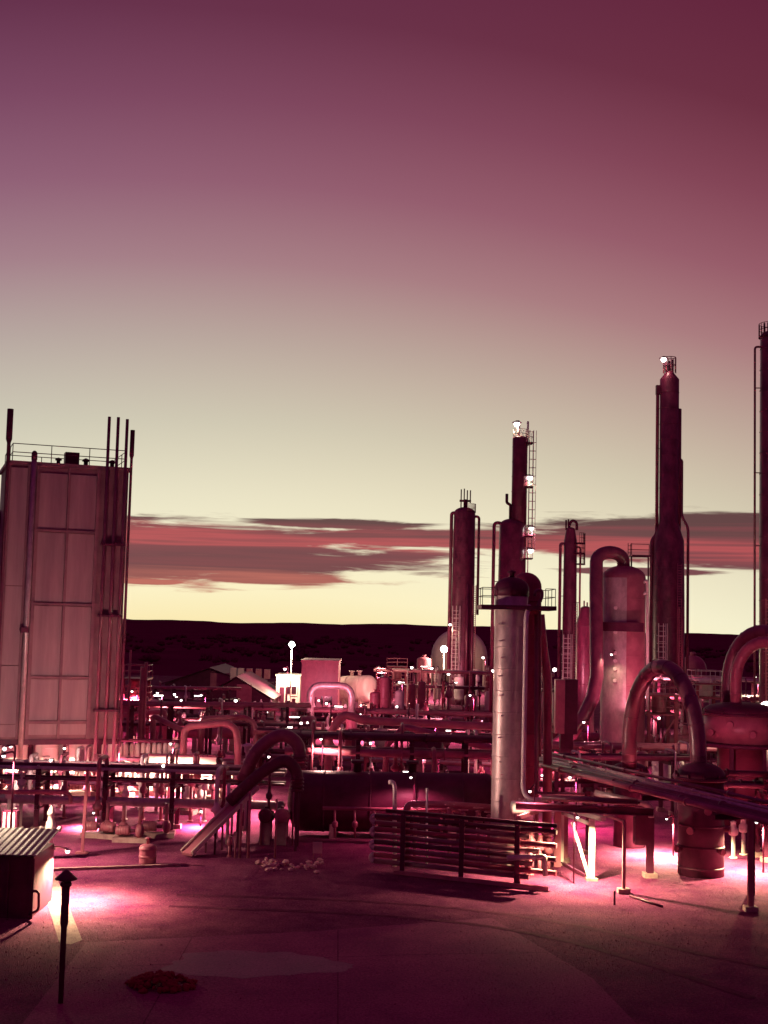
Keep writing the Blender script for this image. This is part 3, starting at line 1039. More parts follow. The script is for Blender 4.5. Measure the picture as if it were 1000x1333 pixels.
pth = [P(812, 750, 112), P(812, 726, 112), P(775.5, 726, 111), P(775.5, 905, 108.5), P(758, 945, 107), P(718, 975, 106)]
hx = pth[0]
arcp = [P(812, 752, 112)]
for i in range(13):
    a = math.pi * i / 12
    arcp.append(P(794 + 17.5 * math.cos(a), 731 - 12 * math.sin(a), 112 - i * .1))
arcp += [P(776, 760, 110.5), P(777, 880, 109), P(772, 908, 108.5), P(760, 933, 108), P(744, 955, 107.5), P(722, 972, 107), P(716, 982, 106.8), gnd(P(714, 982, 106.8))]
sp = vs_.part('swan_neck_pipe', MB().tube(arcp, 8.6 * S(111), 18), 'dark_pipe')
lamp('small added lamp brightening the pale flank of the swan-neck vessel', P(796, 852, 108.6), 260, CREAM, style='arm', toward=P(800, 846, 109.6), r=.14)  # lamp added to brighten the pale lower flank
# landing with ladder to the right of its dome
pl = vs_.part('landing', MB().box(P(833, 724, 113), (24 * S(113), 1.4, .14)), 'dark')
p0 = P(821, 724, 112.4)
vs_.part('railing', rail_mesh([p0 + Z * .05, p0 + V3((24 * S(113), 0, .05))], 1.0, .03), 'dark', pl, stuff=True)
for px in (822, 844):
    vs_.part('landing_post', MB().beam(P(px, 724, 113), P(px, 760, 113), .12), 'dark')
vs_.part('ladder', ladder_mesh(P(820, 722, 112.2), 15 * S(113), .3, r=.03, cage=False), 'dark', stuff=True)
for px, y0, y1 in ((842, 755, 775), (843, 770, 925)):
    vs_.part('side_pipe', MB().tube([P(836, y0 + 4, 111), P(843, y0, 111), P(843, y1, 111)], .14, 8, bend=.3), 'white')

# ================================================================== pale column in the middle distance
Yc = 63.0
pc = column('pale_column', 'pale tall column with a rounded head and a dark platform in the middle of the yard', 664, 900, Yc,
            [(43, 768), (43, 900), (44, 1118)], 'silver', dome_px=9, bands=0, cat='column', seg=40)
k = pc.k
# jacket seams every 1.1 m
z = .9
while z < pc.z(800):
    r_ = pc.rad(z) + .002
    pc.part('jacket_band', MB().lathe([(r_, 0), (r_ + .014, .008), (r_ + .014, .04), (r_, .048)], pc.c + Z * z, 40), 'silver', pc.shell)
    z += 1.02
pc.part('head_cap', MB().lathe([(22.4 * k, pc.z(776)), (22.8 * k, pc.z(776)), (22.8 * k, pc.z(766))] + dome(22.6 * k, pc.z(766), 15 * k), pc.c, 40), 'dark')
pc.part('head_nozzle', MB().lathe([(.12, 0), (.12, .2), (.2, .2), (.2, .28), (.06, .34)], pc.c + Z * (pc.z(766) + 14.5 * k), 12), 'dark')
zp = pc.z(791)
plm = pc.part('platform', MB().box((pc.c.x + 7 * k, pc.c.y + .4, zp), (96 * k, 2.9, .2)), 'dark')
hw = 48 * k - .05
px0 = pc.c.copy()
pc.c = pc.c + V3((7 * k, .4, 0))
pc.part('railing', rail_mesh([(pc.c.x - 28 * k, pc.c.y - 1.35, zp + .1), (pc.c.x - hw, pc.c.y - 1.35, zp + .1), (pc.c.x - hw, pc.c.y + 1.35, zp + .1), (pc.c.x + hw, pc.c.y + 1.35, zp + .1), (pc.c.x + hw, pc.c.y - 1.35, zp + .1), (pc.c.x + 34 * k, pc.c.y - 1.35, zp + .1)], 22 * k, .018, False, 1.0), 'dark', plm, stuff=True)
pc.c = px0
# companion vessel behind right
cv = column('companion_column', 'dark domed column tight behind the right side of the pale column', 683, 900, Yc + 2.0,
            [(40, 764), (40, 1100)], 'red', dome_px=19, bands=1.6, cat='column')
# pipe down the front right of the pale column
x0 = P(683, 1000, Yc - 1.1)
pc.part('down_pipe', MB().tube([P(689, 789, Yc - .6), P(685, 803, Yc - 1.15), P(681, 1025, Yc - 1.15), P(683, 1034, Yc - 1.3), P(690, 1041, Yc - 1.5), P(712, 1041, Yc - 1.5)], 3.0 * k, 12, bend=.25), 'white')
pc.part('riser_pipe', MB().tube([P(698, 800, Yc - .3), P(698, 1030, Yc - .3), P(703, 1033, Yc - .5), P(760, 1034, Yc + 1)], 2.2 * k, 10, bend=.25), 'dark_pipe')
pc.part('swan_neck_pipe', MB().tube([P(696, 776, Yc), P(698, 768, Yc), P(706, 768, Yc), P(706, 779, Yc), P(700, 786, Yc), P(703, 800, Yc), P(703, 870, Yc), P(703, 985, Yc)], 2.0 * k, 10, bend=.2), 'dark_pipe')
for i, y in enumerate((812, 834, 856, 880, 905, 932, 960, 992, 1008)):
    pc.part('lug', MB().box(P(650 + (i % 3) * 2, y, Yc - pc.rt * .85), (.16, .12, .05)), 'white')
lamp('lamp beside the left flank of the pale column', P(642, 873, Yc + .1), 60, CREAM, style='arm', toward=P(645, 880, Yc + .1), r=.12, drop=.3)
# curved duct to the right
solo('curved_duct', MB().tube([P(703, 800, 66), P(707, 845, 66), P(713, 880, 66), P(713, 1000, 66), gnd(P(713, 1000, 66))], 6 * S(66), 14, bend=1), 'rose', 'curved rose duct running down just right of the pale column', 'duct')
sb = Thing('switch_box', 'tall dark switch box with one pale side behind the pipe bundle', 'box', P(736, 950, 95) - Z * P(736, 950, 95).z)
zb0, zb1 = P(736, 955, 95).z, P(736, 884, 95).z
sb.part('cabinet', MB().box((P(743, 900, 95).x, 95, (zb0 + zb1) / 2), (16 * S(95), .9, zb1 - zb0)), 'dark')
sb.part('side_panel', MB().box((P(729, 900, 94.6).x, 94.8, (zb0 + zb1) / 2), (12 * S(95), .9, zb1 - zb0 - .05)), 'rose')
sb.part('stand', MB().box((P(738, 900, 95).x, 95, zb0 / 2), (.9, .7, zb0)), 'dark')

# ================================================================== swan-neck pipes on the right
def hoop(name, label, x0, yb0, x1, yb1, ytop, Y0, Y1, w, mat, highlight=None):
    pts = []
    r_ = w / 2 * S((Y0 + Y1) / 2)
    a0, a1 = P(x0, yb0, Y0), P(x1, yb1, Y1)
    zt = P((x0 + x1) / 2, ytop, (Y0 + Y1) / 2).z
    h = V3((a1.x - a0.x, a1.y - a0.y, 0))
    R_ = h.length / 2
    cz = zt - min(R_ * 1.25, zt - max(a0.z, a1.z) - .1)
    pts.append(a0)
    n = 18
    for i in range(n + 1):
        a = math.pi * (1 - i / n)
        q = (1 + math.cos(a)) / 2
        pts.append(V3((a0.x + h.x * q, a0.y + h.y * q, cz + (zt - cz) * math.sin(a))))
    pts.append(a1)
    th = Thing(name, label, 'pipe', (a0.x, a0.y, 0))
    bd_ = th.part('bend', MB().tube(pts, r_, 20), mat)
    for i in range(1, len(pts) - 1, 2):
        th.part('cladding_joint', MB().lathe([(r_ + .002, -.03), (r_ + .018, -.02), (r_ + .018, .02), (r_ + .002, .03)], pts[i], 20, pts[i + 1] - pts[i - 1]), mat, bd_)
    for q_ in (.3, .6):
        for e0, e1 in ((pts[0], pts[1]), (pts[-1], pts[-2])):
            th.part('cladding_joint', MB().lathe([(r_ + .002, -.03), (r_ + .018, -.02), (r_ + .018, .02), (r_ + .002, .03)], e0 + (e1 - e0) * q_, 20, e1 - e0), mat, bd_)
    for p in (a0, a1):
        th.part('flange', MB().lathe([(r_ * 1.4, 0), (r_ * 1.4, .12)], p, 18), mat)
    return th


hoop('swan_neck_pipe', 'big inverted-U pipe arching over the domed pot right of centre', 819, 1003, 909, 1000, 868, 68, 62, 20, 'dark_pipe')
hoop('swan_neck_pipe', 'outer of the two nested inverted-U pipes at the right edge', 948, 925, 1042, 930, 822, 80, 76, 18, 'dark_pipe')
hoop('swan_neck_pipe', 'inner of the two nested inverted-U pipes at the right edge', 958, 928, 1036, 932, 836, 77.5, 75, 15, 'rose')

# domed pot under the U pipe
def pot(name, label, px, Y, r_px, ydome, ycyl, mat, mdome, zbase=0.0, plat=True):
    c = P(px, ydome, Y)
    k = S(Y)
    th = Thing(name, label, 'vessel', (c.x, c.y, zbase))
    r_ = r_px * k
    zc = P(px, ycyl, Y).z
    th.part('shell', MB().lathe([(r_, zbase), (r_, zc)], (c.x, c.y, 0), 32), mat)
    th.part('domed_lid', MB().lathe([(r_ + .06, zc), (r_ + .06, zc + .12)] + dome(r_ + .04, zc + .12, c.z - zc - .12), (c.x, c.y, 0), 32), mdome)
    th.part('lid_ring', MB().lathe([(r_ + .1, -.12), (r_ + .16, -.1), (r_ + .16, .02), (r_ + .1, .04)], (c.x, c.y, zc), 32), mdome)
    for i in range(10):
        a = 2 * math.pi * i / 10 + .2
        th.part('lid_bolt', MB().lathe([(.05, 0), (.05, .16), (.02, .2)], (c.x + math.cos(a) * (r_ + .11), c.y + math.sin(a) * (r_ + .11), zc + .03), 6), mdome)
    return th


p1 = pot('domed_pot', 'dark domed pot vessel at the right foot of the big U pipe', 913, 61.5, 29, 992, 1012, 'dark', 'dark')
for i in range(5):
    a = R(-160) + i * R(35)
    p1.part('shell_nozzle', MB().lathe([(.1, 0), (.1, .2), (.17, .2), (.17, .3)], V3((p1.loc.x, p1.loc.y, 1.2 + (i % 3) * .9)) + V3((math.cos(a), math.sin(a), 0)) * 29 * S(61.5), 10, V3((math.cos(a), math.sin(a), 0))), 'rose')
for i in range(4):
    p1.part('girth_band', MB().lathe([(29 * S(61.5) + .003, 0), (29 * S(61.5) + .03, .02), (29 * S(61.5) + .03, .09), (29 * S(61.5) + .003, .11)], V3((p1.loc.x, p1.loc.y, .3 + i * .95)), 32), 'dark')
zpb = P(965, 966, 78).z
p2 = pot('domed_pot', 'squat rose pot with a dark lid below the nested U pipes', 965, 78, 47, 914, 928, 'rose', 'dark', zbase=zpb)
pc2 = V3((p2.loc.x, p2.loc.y, 0))
p2.part('platform', MB().lathe([(2.6, zpb - .22), (2.75, zpb - .2), (2.75, zpb - .02), (2.6, zpb)], pc2, 32), 'dark')
p2.part('skirt', MB().lathe([(1.35, 0), (1.35, zpb - .23)], pc2, 26), 'red')
for i in range(8):
    a = i * math.pi / 4 + .3
    p2.part('leg', MB().ibeam(pc2 + V3((math.cos(a) * 2.4, math.sin(a) * 2.4, 0)), pc2 + V3((math.cos(a) * 2.4, math.sin(a) * 2.4, zpb - .22)), .2), 'dark')
for i in range(5):
    a = R(-150) + i * R(30)
    p2.part('shell_nozzle', MB().lathe([(.12, 0), (.12, .2), (.2, .2), (.2, .3)], pc2 + V3((math.cos(a) * 47 * S(78), math.sin(a) * 47 * S(78), zpb + .6 + (i % 2) * .5)), 10, V3((math.cos(a), math.sin(a), 0))), 'rose')
p3 = pot('domed_pot', 'smaller dark pot at the left foot of the big U pipe', 820, 69, 20, 992, 1003, 'dark', 'dark')

# ================================================================== diagonal pipe bundle, right
A_, B_ = P(688, 984, 70), P(1035, 1068, 48.5)
A_.z = B_.z = 0
dd = (B_ - A_).normalized()
nn = V3((-dd.y, dd.x, 0))
zb = 4.15
pb = Thing('pipe_bundle', 'bundle of dark pipes slanting across the right yard on thin posts', 'pipe rack', (A_ + B_) / 2)
for i, (off, dz, r_, pm) in enumerate(((-1.0, 0, .11, 'rose'), (-.65, .02, .1, 'dark_pipe'), (-.2, .0, .13, 'dark_pipe'), (.25, .05, .12, 'silver'), (.6, 0, .11, 'dark_pipe'), (1.0, .03, .09, 'rose'), (-.4, .42, .06, 'silver'), (.45, .45, .07, 'dark_pipe'))):
    a, b = A_ + nn * off + Z * (zb + dz + r_) - dd * rng.uniform(0, 1.5), B_ + nn * off + Z * (zb + dz + r_) + dd * 2
    pi = pb.part('pipe', MB().tube([a, b], r_, 12), pm)
    for q in (.2, .45, .7):
        q += rng.uniform(-.08, .08)
        pb.part('pipe_flange', MB().lathe([(r_ + .002, -.05), (r_ * 1.5, -.05), (r_ * 1.5, .05), (r_ + .002, .05)], a + (b - a) * q, 12, dd), pm, pi)
for (px, py) in ((628 + 279, 1140), (977, 1186)):
    g = G(px, py)
    po = pb.part('post', MB().ibeam((g.x, g.y, 0), (g.x, g.y, zb - .1), .2), 'rose')
    pb.part('footing', MB().box((g.x, g.y, .1), (.5, .5, .2)), 'concrete', po)
for q in (.08, .36, .62, .86):
    c = A_ + (B_ - A_) * q
    pb.part('beam', MB().ibeam(c + nn * 1.3 + Z * (zb - .12), c - nn * 1.3 + Z * (zb - .12), .18, .22), 'dark')
    if q < .3:
        for s_ in (-1, 1):
            pb.part('post', MB().ibeam(c + nn * s_ * 1.1, c + nn * s_ * 1.1 + Z * (zb - .23), .2), 'dark')
g = P(978, 1100, 57)
pb.part('post', MB().ibeam((g.x, 57, 0), (g.x, 57, zb - .2), .26), 'dark')
# crossing rack at the right edge
rack('short rack of dark pipes crossing behind the domed pot at the right edge', P(880, 1018, 66) - Z * P(880, 1018, 66).z, P(1060, 1022, 66) - Z * P(1060, 1022, 66).z,
     [(P(940, 1024, 66).z, [(-.5, .12, 'dark_pipe'), (-.1, .16, 'dark'), (.4, .14, 'rose')]), (P(940, 1010, 66).z, [(-.3, .16, 'dark'), (.3, .1, 'dark_pipe')])], npost=2, width=1.4, posts=[.62, .95])

# ================================================================== canopy frames at the right of the yard
fA = Thing('pipe_portal', 'dark long beam on posts over the lit ground right of the pale column', 'frame', G(790, 1140))
zB = P(760, 1056, 58).z
xa, xb = P(672, 1056, 59).x, P(852, 1058, 58).x
fA.part('beam', MB().ibeam((xa, 59.2, zB), (xb, 58.2, zB), .3, .32), 'dark')
fA.part('pipe', MB().tube([(xa + 1.2, 59.6, zB + .35), (xb - .6, 58.6, zB + .35)], .14, 10), 'dark_pipe')
for px, py, w, mt_ in ((846, 1142, .3, 'dark'), (736, 1122, .2, 'rose'), (765, 1112, .2, 'dark')):
    g = G(px, py)
    po = fA.part('post', MB().ibeam((g.x, g.y, 0), (g.x, g.y, zB - .1), w), mt_)
    fA.part('footing', MB().box((g.x, g.y, .1), (w * 2, w * 2, .2)), 'concrete', po)
fA.part('elbow_pipe', MB().tube([P(775, 1032, 61), P(838, 1046, 60), P(847, 1050, 60), P(848, 1064, 60)], .14, 10, bend=.35), 'silver')
fA.part('hanging_box', MB().box((P(838, 1080, 60.5).x, 60.5, P(838, 1080, 60.5).z), (.85, .6, 1.3)), 'dark')
fA.part('upper_rail', MB().beam((P(768, 1040, 60).x, 60, P(768, 1040, 60).z), (P(845, 1046, 60).x, 60, P(845, 1046, 60).z), .12), 'dark')
for px in (770, 792):
    fA.part('upper_post', MB().beam((P(px, 1040, 60).x, 60, P(px, 1040, 60).z), (P(px, 1054, 60).x, 60, P(px, 1056, 60).z), .1), 'dark')

fB = Thing('pipe_support', 'brightly lit white steel trestle with a slanting brace', 'frame', G(770, 1145))
g1, g2 = G(770, 1146), G(731, 1126)
zt = P(770, 1066, g1.y).z
for g in (g1, g2):
    w_ = .24 if g is g1 else .17
    fB.part('post', MB().beam((g.x, g.y, .1), (g.x, g.y, zt), w_), 'white')
    fB.part('foot', MB().box((g.x, g.y, .06), (.5, .5, .12)), 'concrete')
fB.part('head_beam', MB().beam((g2.x - .1, g2.y, zt + .02), (g1.x + .5, g1.y - .12, zt + .02), .2, .2), 'white')
fB.part('head_beam', MB().beam((g2.x, g2.y - .2, zt - .25), (g1.x, g1.y, zt - .25), .12, .14), 'white')
fB.part('brace', MB().beam((g1.x - .75, g1.y + .9, zt - .3), (g1.x - .12, g1.y, .15), .1), 'white')
fB.part('brace', MB().beam((g2.x, g2.y, .1), (g1.x - .1, g1.y + .05, .12), .12), 'dark')
fC = Thing('pipe_support', 'slender post with a crooked arm standing on a concrete foot', 'frame', G(841 - 5, 1160))
g = G(812, 1163)
zt = P(812, 1070, g.y).z
fC.part('post', MB().beam((g.x, g.y, .2), (g.x, g.y, zt), .13, .16), 'rose')
fC.part('arm', MB().beam((g.x + .02, g.y, zt), (P(788, 1063, g.y + 1).x, g.y + 1.2, zt + .12), .1), 'rose')
fC.part('footing', MB().box((g.x, g.y, .1), (.5, .45, .22)), 'concrete')
g = G(800, 1178)
solo('marker_stake', MB().beam((g.x, g.y, 0), (g.x, g.y, .55), .07), 'dark', 'short dark stake in the gravel before the slender crooked post', 'stake')
for (px, py, px2, py2) in ((820, 1168, 862, 1182),):
    a, b = G(px, py), G(px2, py2)
    solo('ground_pipe', MB().tube([a + Z * .06, b + Z * .06], .05, 8), 'dark', 'thin dark pipe lying on the ground by the slender post foot', 'pipe')

# ------------------------------------------------------------------ portal frame with valves right of the manifold
fD = Thing('pipe_portal', 'rose steel portal framing a cluster of valves beside the manifold', 'frame', G(700, 1148))
gl, gr = G(675, 1152), G(725, 1128)
zt = P(675, 1064, gl.y).z
fD.part('post', MB().beam((gl.x, gl.y, 0), (gl.x, gl.y, zt), .15), 'rose')
fD.part('post', MB().beam((gr.x, gr.y, 0), (gr.x, gr.y, zt), .32, .3), 'rose')
fD.part('head_beam', MB().beam((gl.x - .05, gl.y, zt), (gr.x + .1, gr.y, zt), .16), 'rose')
for i, (px, h) in enumerate(((690, 2.1), (702, 1.7), (714, 1.3))):
    g = G(px, 1140 - i * 3)
    valve(['tall rose valve inside the steel portal', 'middle rose valve inside the steel portal', 'lowest rose valve inside the steel portal'][i], g, h, 'rose', 1.25)
solo('bent_pipe', MB().tube([P(660, 1117, 57), P(706, 1115, 57), P(709, 1116, 57), P(710, 1140, 57)], .11, 10, bend=.25), 'silver', 'silver pipe bending down to the ground inside the steel portal', 'pipe')
hdrum('small_vessel', 'small bright horizontal drum at the foot of the pale column', P(668, 1051, 60.5), P(696, 1051, 60.5), 8.5 * S(60.5), 'white', saddles=False, rings=1)
g = P(682, 1060, 60.5)
solo('drum_stand', MB().box((g.x, 60.5, g.z / 2), (.8, .5, g.z)), 'dark', 'dark stand under the small bright drum', 'stand')
lamp('floodlight hung from the dark beam over the white trestle', P(752, 1064, 58.2), 5200, (1, .80, .40), style='arm', toward=P(748, 1056, 58.6), r=.1, drop=.35)
lamp('lamp shining on the small drum by the pale column', P(690, 1030, 58.8), 700, CREAM, style='arm', toward=P(696, 1036, 60.2), r=.1, drop=.3)

# ================================================================== pipe manifold (serpentine) in front of the pale column
mA, mB = G(487, 1142), G(722, 1156)
mA, mB = V3((mA.x, 60.5, 0)), V3((mB.x, 57.0, 0))
md = (mB - mA).normalized()
mn = V3((-md.y, md.x, 0))
mf = Thing('pipe_manifold', 'stacked serpentine pipe manifold with round return bends, before the pale column', 'manifold', (mA + mB) / 2)
rows = 8
zs = [.42 + i * .285 for i in range(rows)]
Lm = (mB - mA).length
for i, z in enumerate(zs):
    e = Lm if i % 2 else Lm * rng.uniform(.84, .95)
    mf.part('pipe', MB().tube([mA + Z * z, mA + md * e + Z * z], .112, 14), ['dark_pipe', 'red', 'dark_pipe', 'dark'][i % 4])
for i in range(0, rows, 2):
    pts = []
    for j in range(9):
        a = -math.pi / 2 + math.pi * j / 8
        pts.append(mA - md * (math.cos(a) * .16) + Z * ((zs[i] + zs[i + 1]) / 2 + math.sin(a) * .1425))
    mf.part('return_bend', MB().tube(pts, .125, 12), 'silver')
for q in (.17, .5, .8):
    c = mA + md * (Lm * q) - mn * .2
    mf.part('support_post', MB().ibeam(c, c + Z * 2.6, .2), 'dark')
    for z in zs:
        mf.part('pipe_clip', MB().box(c + Z * z + mn * .02, (.24, .1, .1), math.atan2(md.y, md.x)), 'red')
mf.part('top_beam', MB().ibeam(mA + md * .5 + Z * 2.68, mB + Z * 2.68, .16, .16), 'dark')
mf.part('sole_beam', MB().beam(mA + md * 1.2 + Z * .12 - mn * .5, mB - md * .2 + Z * .12 - mn * .5, .16, .16), 'rose')

# ================================================================== long dark drum behind the manifold
ld = hdrum('storage_drum', 'long dark horizontal drum behind the pipe manifold', P(392, 1042, 70), P(632, 1046, 70), 38 * S(70), 'dark', rings=4)
lamp('small added lamp hung to reveal the long dark drum', P(535, 1012, 67.2), 420, PINK, style='arm', toward=P(540, 1000, 68), r=.1)  # added lamp, lifts the drum out of the dark
ld.part('drum_header', MB().tube([P(420, 1052, 67.6), P(600, 1055, 67.6)], .09, 8), 'rose')
for px in (436, 462, 488, 530, 575):
    ld.part('drum_branch', MB().tube([P(px, 1053, 67.6), P(px, 1090, 67.6)], .06, 8), 'rose')
    ld.part('branch_valve', MB().lathe([(.06, 0), (.15, .08), (.16, .26), (.07, .36)], P(px, 1078, 67.6), 10), 'rose')
for px, y0, y1 in ((508, 1018, 1072), (556, 1026, 1070)):
    big = px == 508
    pts = [P(px + (6 if big else 0), y1 + 40, 61.6), P(px + (6 if big else 0), y0 + 6, 61.6), P(px + 4, y0, 61.6), P(px - 2, y0, 61.6)] if big else [P(px, y1 + 40, 62), P(px, y0, 62)]
    pts[0].z = 0
    solo('vent_pipe', MB().tube(pts, (.1 if big else .05), 10, bend=.2 if big else None), 'white',
         'white vent pipe crooked at the top in front of the dark drum' if big else 'thin pale straight vent pipe right of the crooked one', 'pipe')
for i, (px, py, h) in enumerate(((540, 1120, 2.0), (585, 1118, 2.3), (603, 1120, 1.9), (622, 1118, 2.1), (636, 1118, 1.8))):
    g = P(px, 1100, 64)
    valve(['pink valve riser left of the row behind the manifold', 'second valve riser behind the manifold counting from the left', 'third valve riser behind the manifold counting from the left', 'fourth valve riser behind the manifold, close to the pale column', 'last valve riser touching the pale column base'][i], (g.x, 64, 0), h + .6, 'rose', 1.2)
solo('header_pipe', MB().tube([gnd(P(530, 1047, 65)), P(530, 1047, 65), P(575, 1047, 65), P(645, 1052, 65)], .17, 12, bend=.3), 'rose', 'rose header pipe running above the manifold towards the pale column', 'pipe')
bs_ = Thing('board_on_legs', 'small pale board on two legs at the back of the open yard', 'sign', G(413, 1119))
g = G(413, 1119)
bs_.part('board', MB().box((g.x, g.y, .55), (.44, .05, .52)), 'sign')
for s_ in (-1, 1):
    bs_.part('leg', MB().beam((g.x + s_ * .18, g.y + .04, 0), (g.x + s_ * .18, g.y + .04, .6), .05), 'rose')

# ================================================================== pipe rack over the drum, centre
def gp(px, Y):
    p = P(px, 1000, Y)
    return V3((p.x, p.y, 0))


zA = P(450, 982, 75).z
rack('broad central pipe rack passing above the long dark drum', gp(372, 75), gp(650, 75),
     [(zA, [(-1.0, .22, 'rose'), (-.4, .16, 'dark_pipe'), (.1, .14, 'dark'), (.7, .2, 'dark_pipe')]),
      (P(450, 962, 75).z, [(-.6, .17, 'dark'), (0, .2, 'dark_pipe'), (.6, .14, 'rose')])], npost=4, width=2.2)
lamp('lamp over the lit rose pipe of the central rack', P(418, 962, 73.2), 900, WARM, style='arm', toward=P(420, 975, 73.8), r=.1, drop=.35)
solo('bent_pipe', MB().tube([gnd(P(428, 958, 86)), P(428, 958, 86), P(446, 929, 86), P(475, 938, 86), P(645, 946, 88), gnd(P(645, 946, 88))], .26, 12, bend=.5), 'rose', 'rose pipe that climbs then runs level behind the central rack', 'pipe')
solo('bent_pipe', MB().tube([gnd(P(503, 970, 80)), P(503, 970, 80), P(527, 946, 80), P(655, 978, 78), gnd(P(655, 978, 78))], .2, 12, bend=.3), 'rose', 'rose pipe peaked like a low roof left of the pale column', 'pipe')
hdrum('small_vessel', 'dark hump-backed drum under the peaked rose pipe', P(540, 975, 82), P(572, 975, 82), 13 * S(82), 'dark', saddles=True, rings=1)
hp = Thing('pipe_loop', 'square-shouldered lit pipe loop standing left of the horizontal tank', 'pipe', gp(430, 118))
hp.part('loop', MB().tube([P(404, 940, 118), P(404, 892, 118), P(458, 893, 118), P(458, 935, 118)], 4.6 * S(118), 16, bend=1.1), 'silver')
for px, py in ((404, 940), (458, 935)):
    p = P(px, py, 118)
    hp.part('stand', MB().lathe([(.55, 0), (.5, p.z)], (p.x, p.y, 0), 14), 'rose')

# ================================================================== left rack, gangway and ducts
zB1 = P(180, 1051, 69).z
zB2 = P(180, 1001, 71).z
rk = rack('long left pipe rack with a fat lower pipe in front of the cold box', gp(-60, 70), gp(372, 70),
          [(zB1, [(-.7, .23, 'silver'), (.6, .1, 'rose')]), (P(180, 1018, 70).z, [(-.2, .07, 'dark_pipe'), (.5, .09, 'dark')]),
           (zB2, [(-.8, .11, 'silver'), (-.3, .09, 'dark_pipe'), (.3, .14, 'dark'), (.8, .1, 'dark')])], npost=5, width=2.0)
solo('header_pipe', MB().tube([P(-20, 1031, 67.5), P(86, 1031, 67.5), P(92, 1036, 67.5), P(92, 1046, 67.5)], .11, 10, bend=.2), 'rose', 'thin lit pipe stepping down onto the fat pipe at the far left', 'pipe')
# stand with base plate
g = G(107, 1111)
sp_ = Thing('pipe_stand', 'slender rose stand on a square base plate before the left rack', 'stand', g)
sp_.part('post', MB().beam((g.x, g.y, .06), (g.x + .1, g.y, P(112, 1002, g.y).z), .14), 'rose')
sp_.part('base_plate', MB().box((g.x, g.y, .04), (.55, .5, .08)), 'rose')
# bright fire hydrant
g = G(64, 1118)
hy = Thing('hydrant', 'bright cream hydrant standing at the head of the walkway', 'hydrant', g)
hy.part('barrel', MB().lathe([(.2, 0), (.2, .08), (.14, .1), (.14, 1.0), (.21, 1.05), (.24, 1.15), (.22, 1.6), (.15, 1.75), (.13, 1.95), (.17, 2.0), (.17, 2.1), (.08, 2.3), (0, 2.42)], g, 18), 'white')
for s_ in (-1, 1):
    hy.part('outlet', MB().lathe([(.09, 0), (.09, .2), (.12, .2), (.12, .3)], g + Z * 1.35 + V3((s_ * .18, 0, 0)), 12, V3((s_, 0, 0))), 'white')
# second lit valve post at far left
for i, (px, py, h, l) in enumerate(((10, 1085, 2.9, 'tall cream valve post at the far left in front of the rack'), (26, 1078, 3.6, 'taller cream valve post second from the left edge'), (46, 1078, 3.4, 'third cream riser from the left edge, under the cold box'))):
    g = G(px, py)
    valve(l, g, h, 'white', 1.2)
bxs = Thing('valve_box', 'dark slatted box beside the far-left valve posts', 'box', G(14, 1090))
g = P(14, 1066, 62)
bxs.part('box', MB().box((g.x, 62, g.z), (.7, .5, .75)), 'dark')
for i in range(3):
    bxs.part('slat', MB().box((g.x - .22 + .22 * i, 61.72, g.z), (.1, .06, .68)), 'white')
bxs.part('stand', MB().box((g.x, 62, (g.z - .37) / 2), (.3, .3, g.z - .37)), 'dark')

# inclined chute
ch = Thing('inclined_chute', 'inclined covered chute climbing from the yard over the left rack', 'chute', G(240, 1120))
c0, c1 = P(243, 1118, 62.5), P(330, 1026, 66.0)
c0.z = max(c0.z, .15)
ax = (c1 - c0).normalized()
sd = V3((ax.y, -ax.x, 0)).normalized()
ch.part('trough', MB().beam(c0, c1, .62, .14), 'rose')
for s_ in (-1, 1):
    ch.part('side_rail', MB().beam(c0 + sd * s_ * .345 + Z * .09, c1 + sd * s_ * .345 + Z * .09, .07, .2), 'pale')
for q in (.35, .6, .85):
    c = c0 + (c1 - c0) * q
    for s_ in (-1, 1):
        ch.part('leg', MB().beam((c.x + sd.x * s_ * .3, c.y + sd.y * s_ * .3, 0), (c.x + sd.x * s_ * .3, c.y + sd.y * s_ * .3, c.z - .1), .09), 'dark')
# two big dark ducts that arch over
def arch(name, label, pts, w, Y, mat):
    q = [P(x, y, Y + dy) for (x, y, dy) in pts]
    th = Thing(name, label, 'duct', (q[0].x, q[0].y, 0))
    r_ = w / 2 * S(Y)
    du = th.part('duct', MB().tube(fillet(q, 1.6, 9), r_, 20), mat)
    d = (q[-1] - q[-2]).normalized()
    for i in range(4):
        th.part('bellows_ring', MB().lathe([(r_ + .005, -.05), (r_ * 1.18, -.03), (r_ * 1.18, .03), (r_ + .005, .05)], q[-1] - d * (.08 + i * .17), 20, d), mat, du)
    d = (q[1] - q[0]).normalized()
    for i in range(3):
        th.part('duct_band', MB().lathe([(r_ + .003, -.03), (r_ * 1.06, -.02), (r_ * 1.06, .02), (r_ + .003, .03)], q[0] + d * (.3 + i * .6), 20, d), mat, du)
    th.part('support_leg', MB().beam((q[-1].x, q[-1].y, 0), (q[-1].x, q[-1].y, q[-1].z), .13), 'dark')
    return th


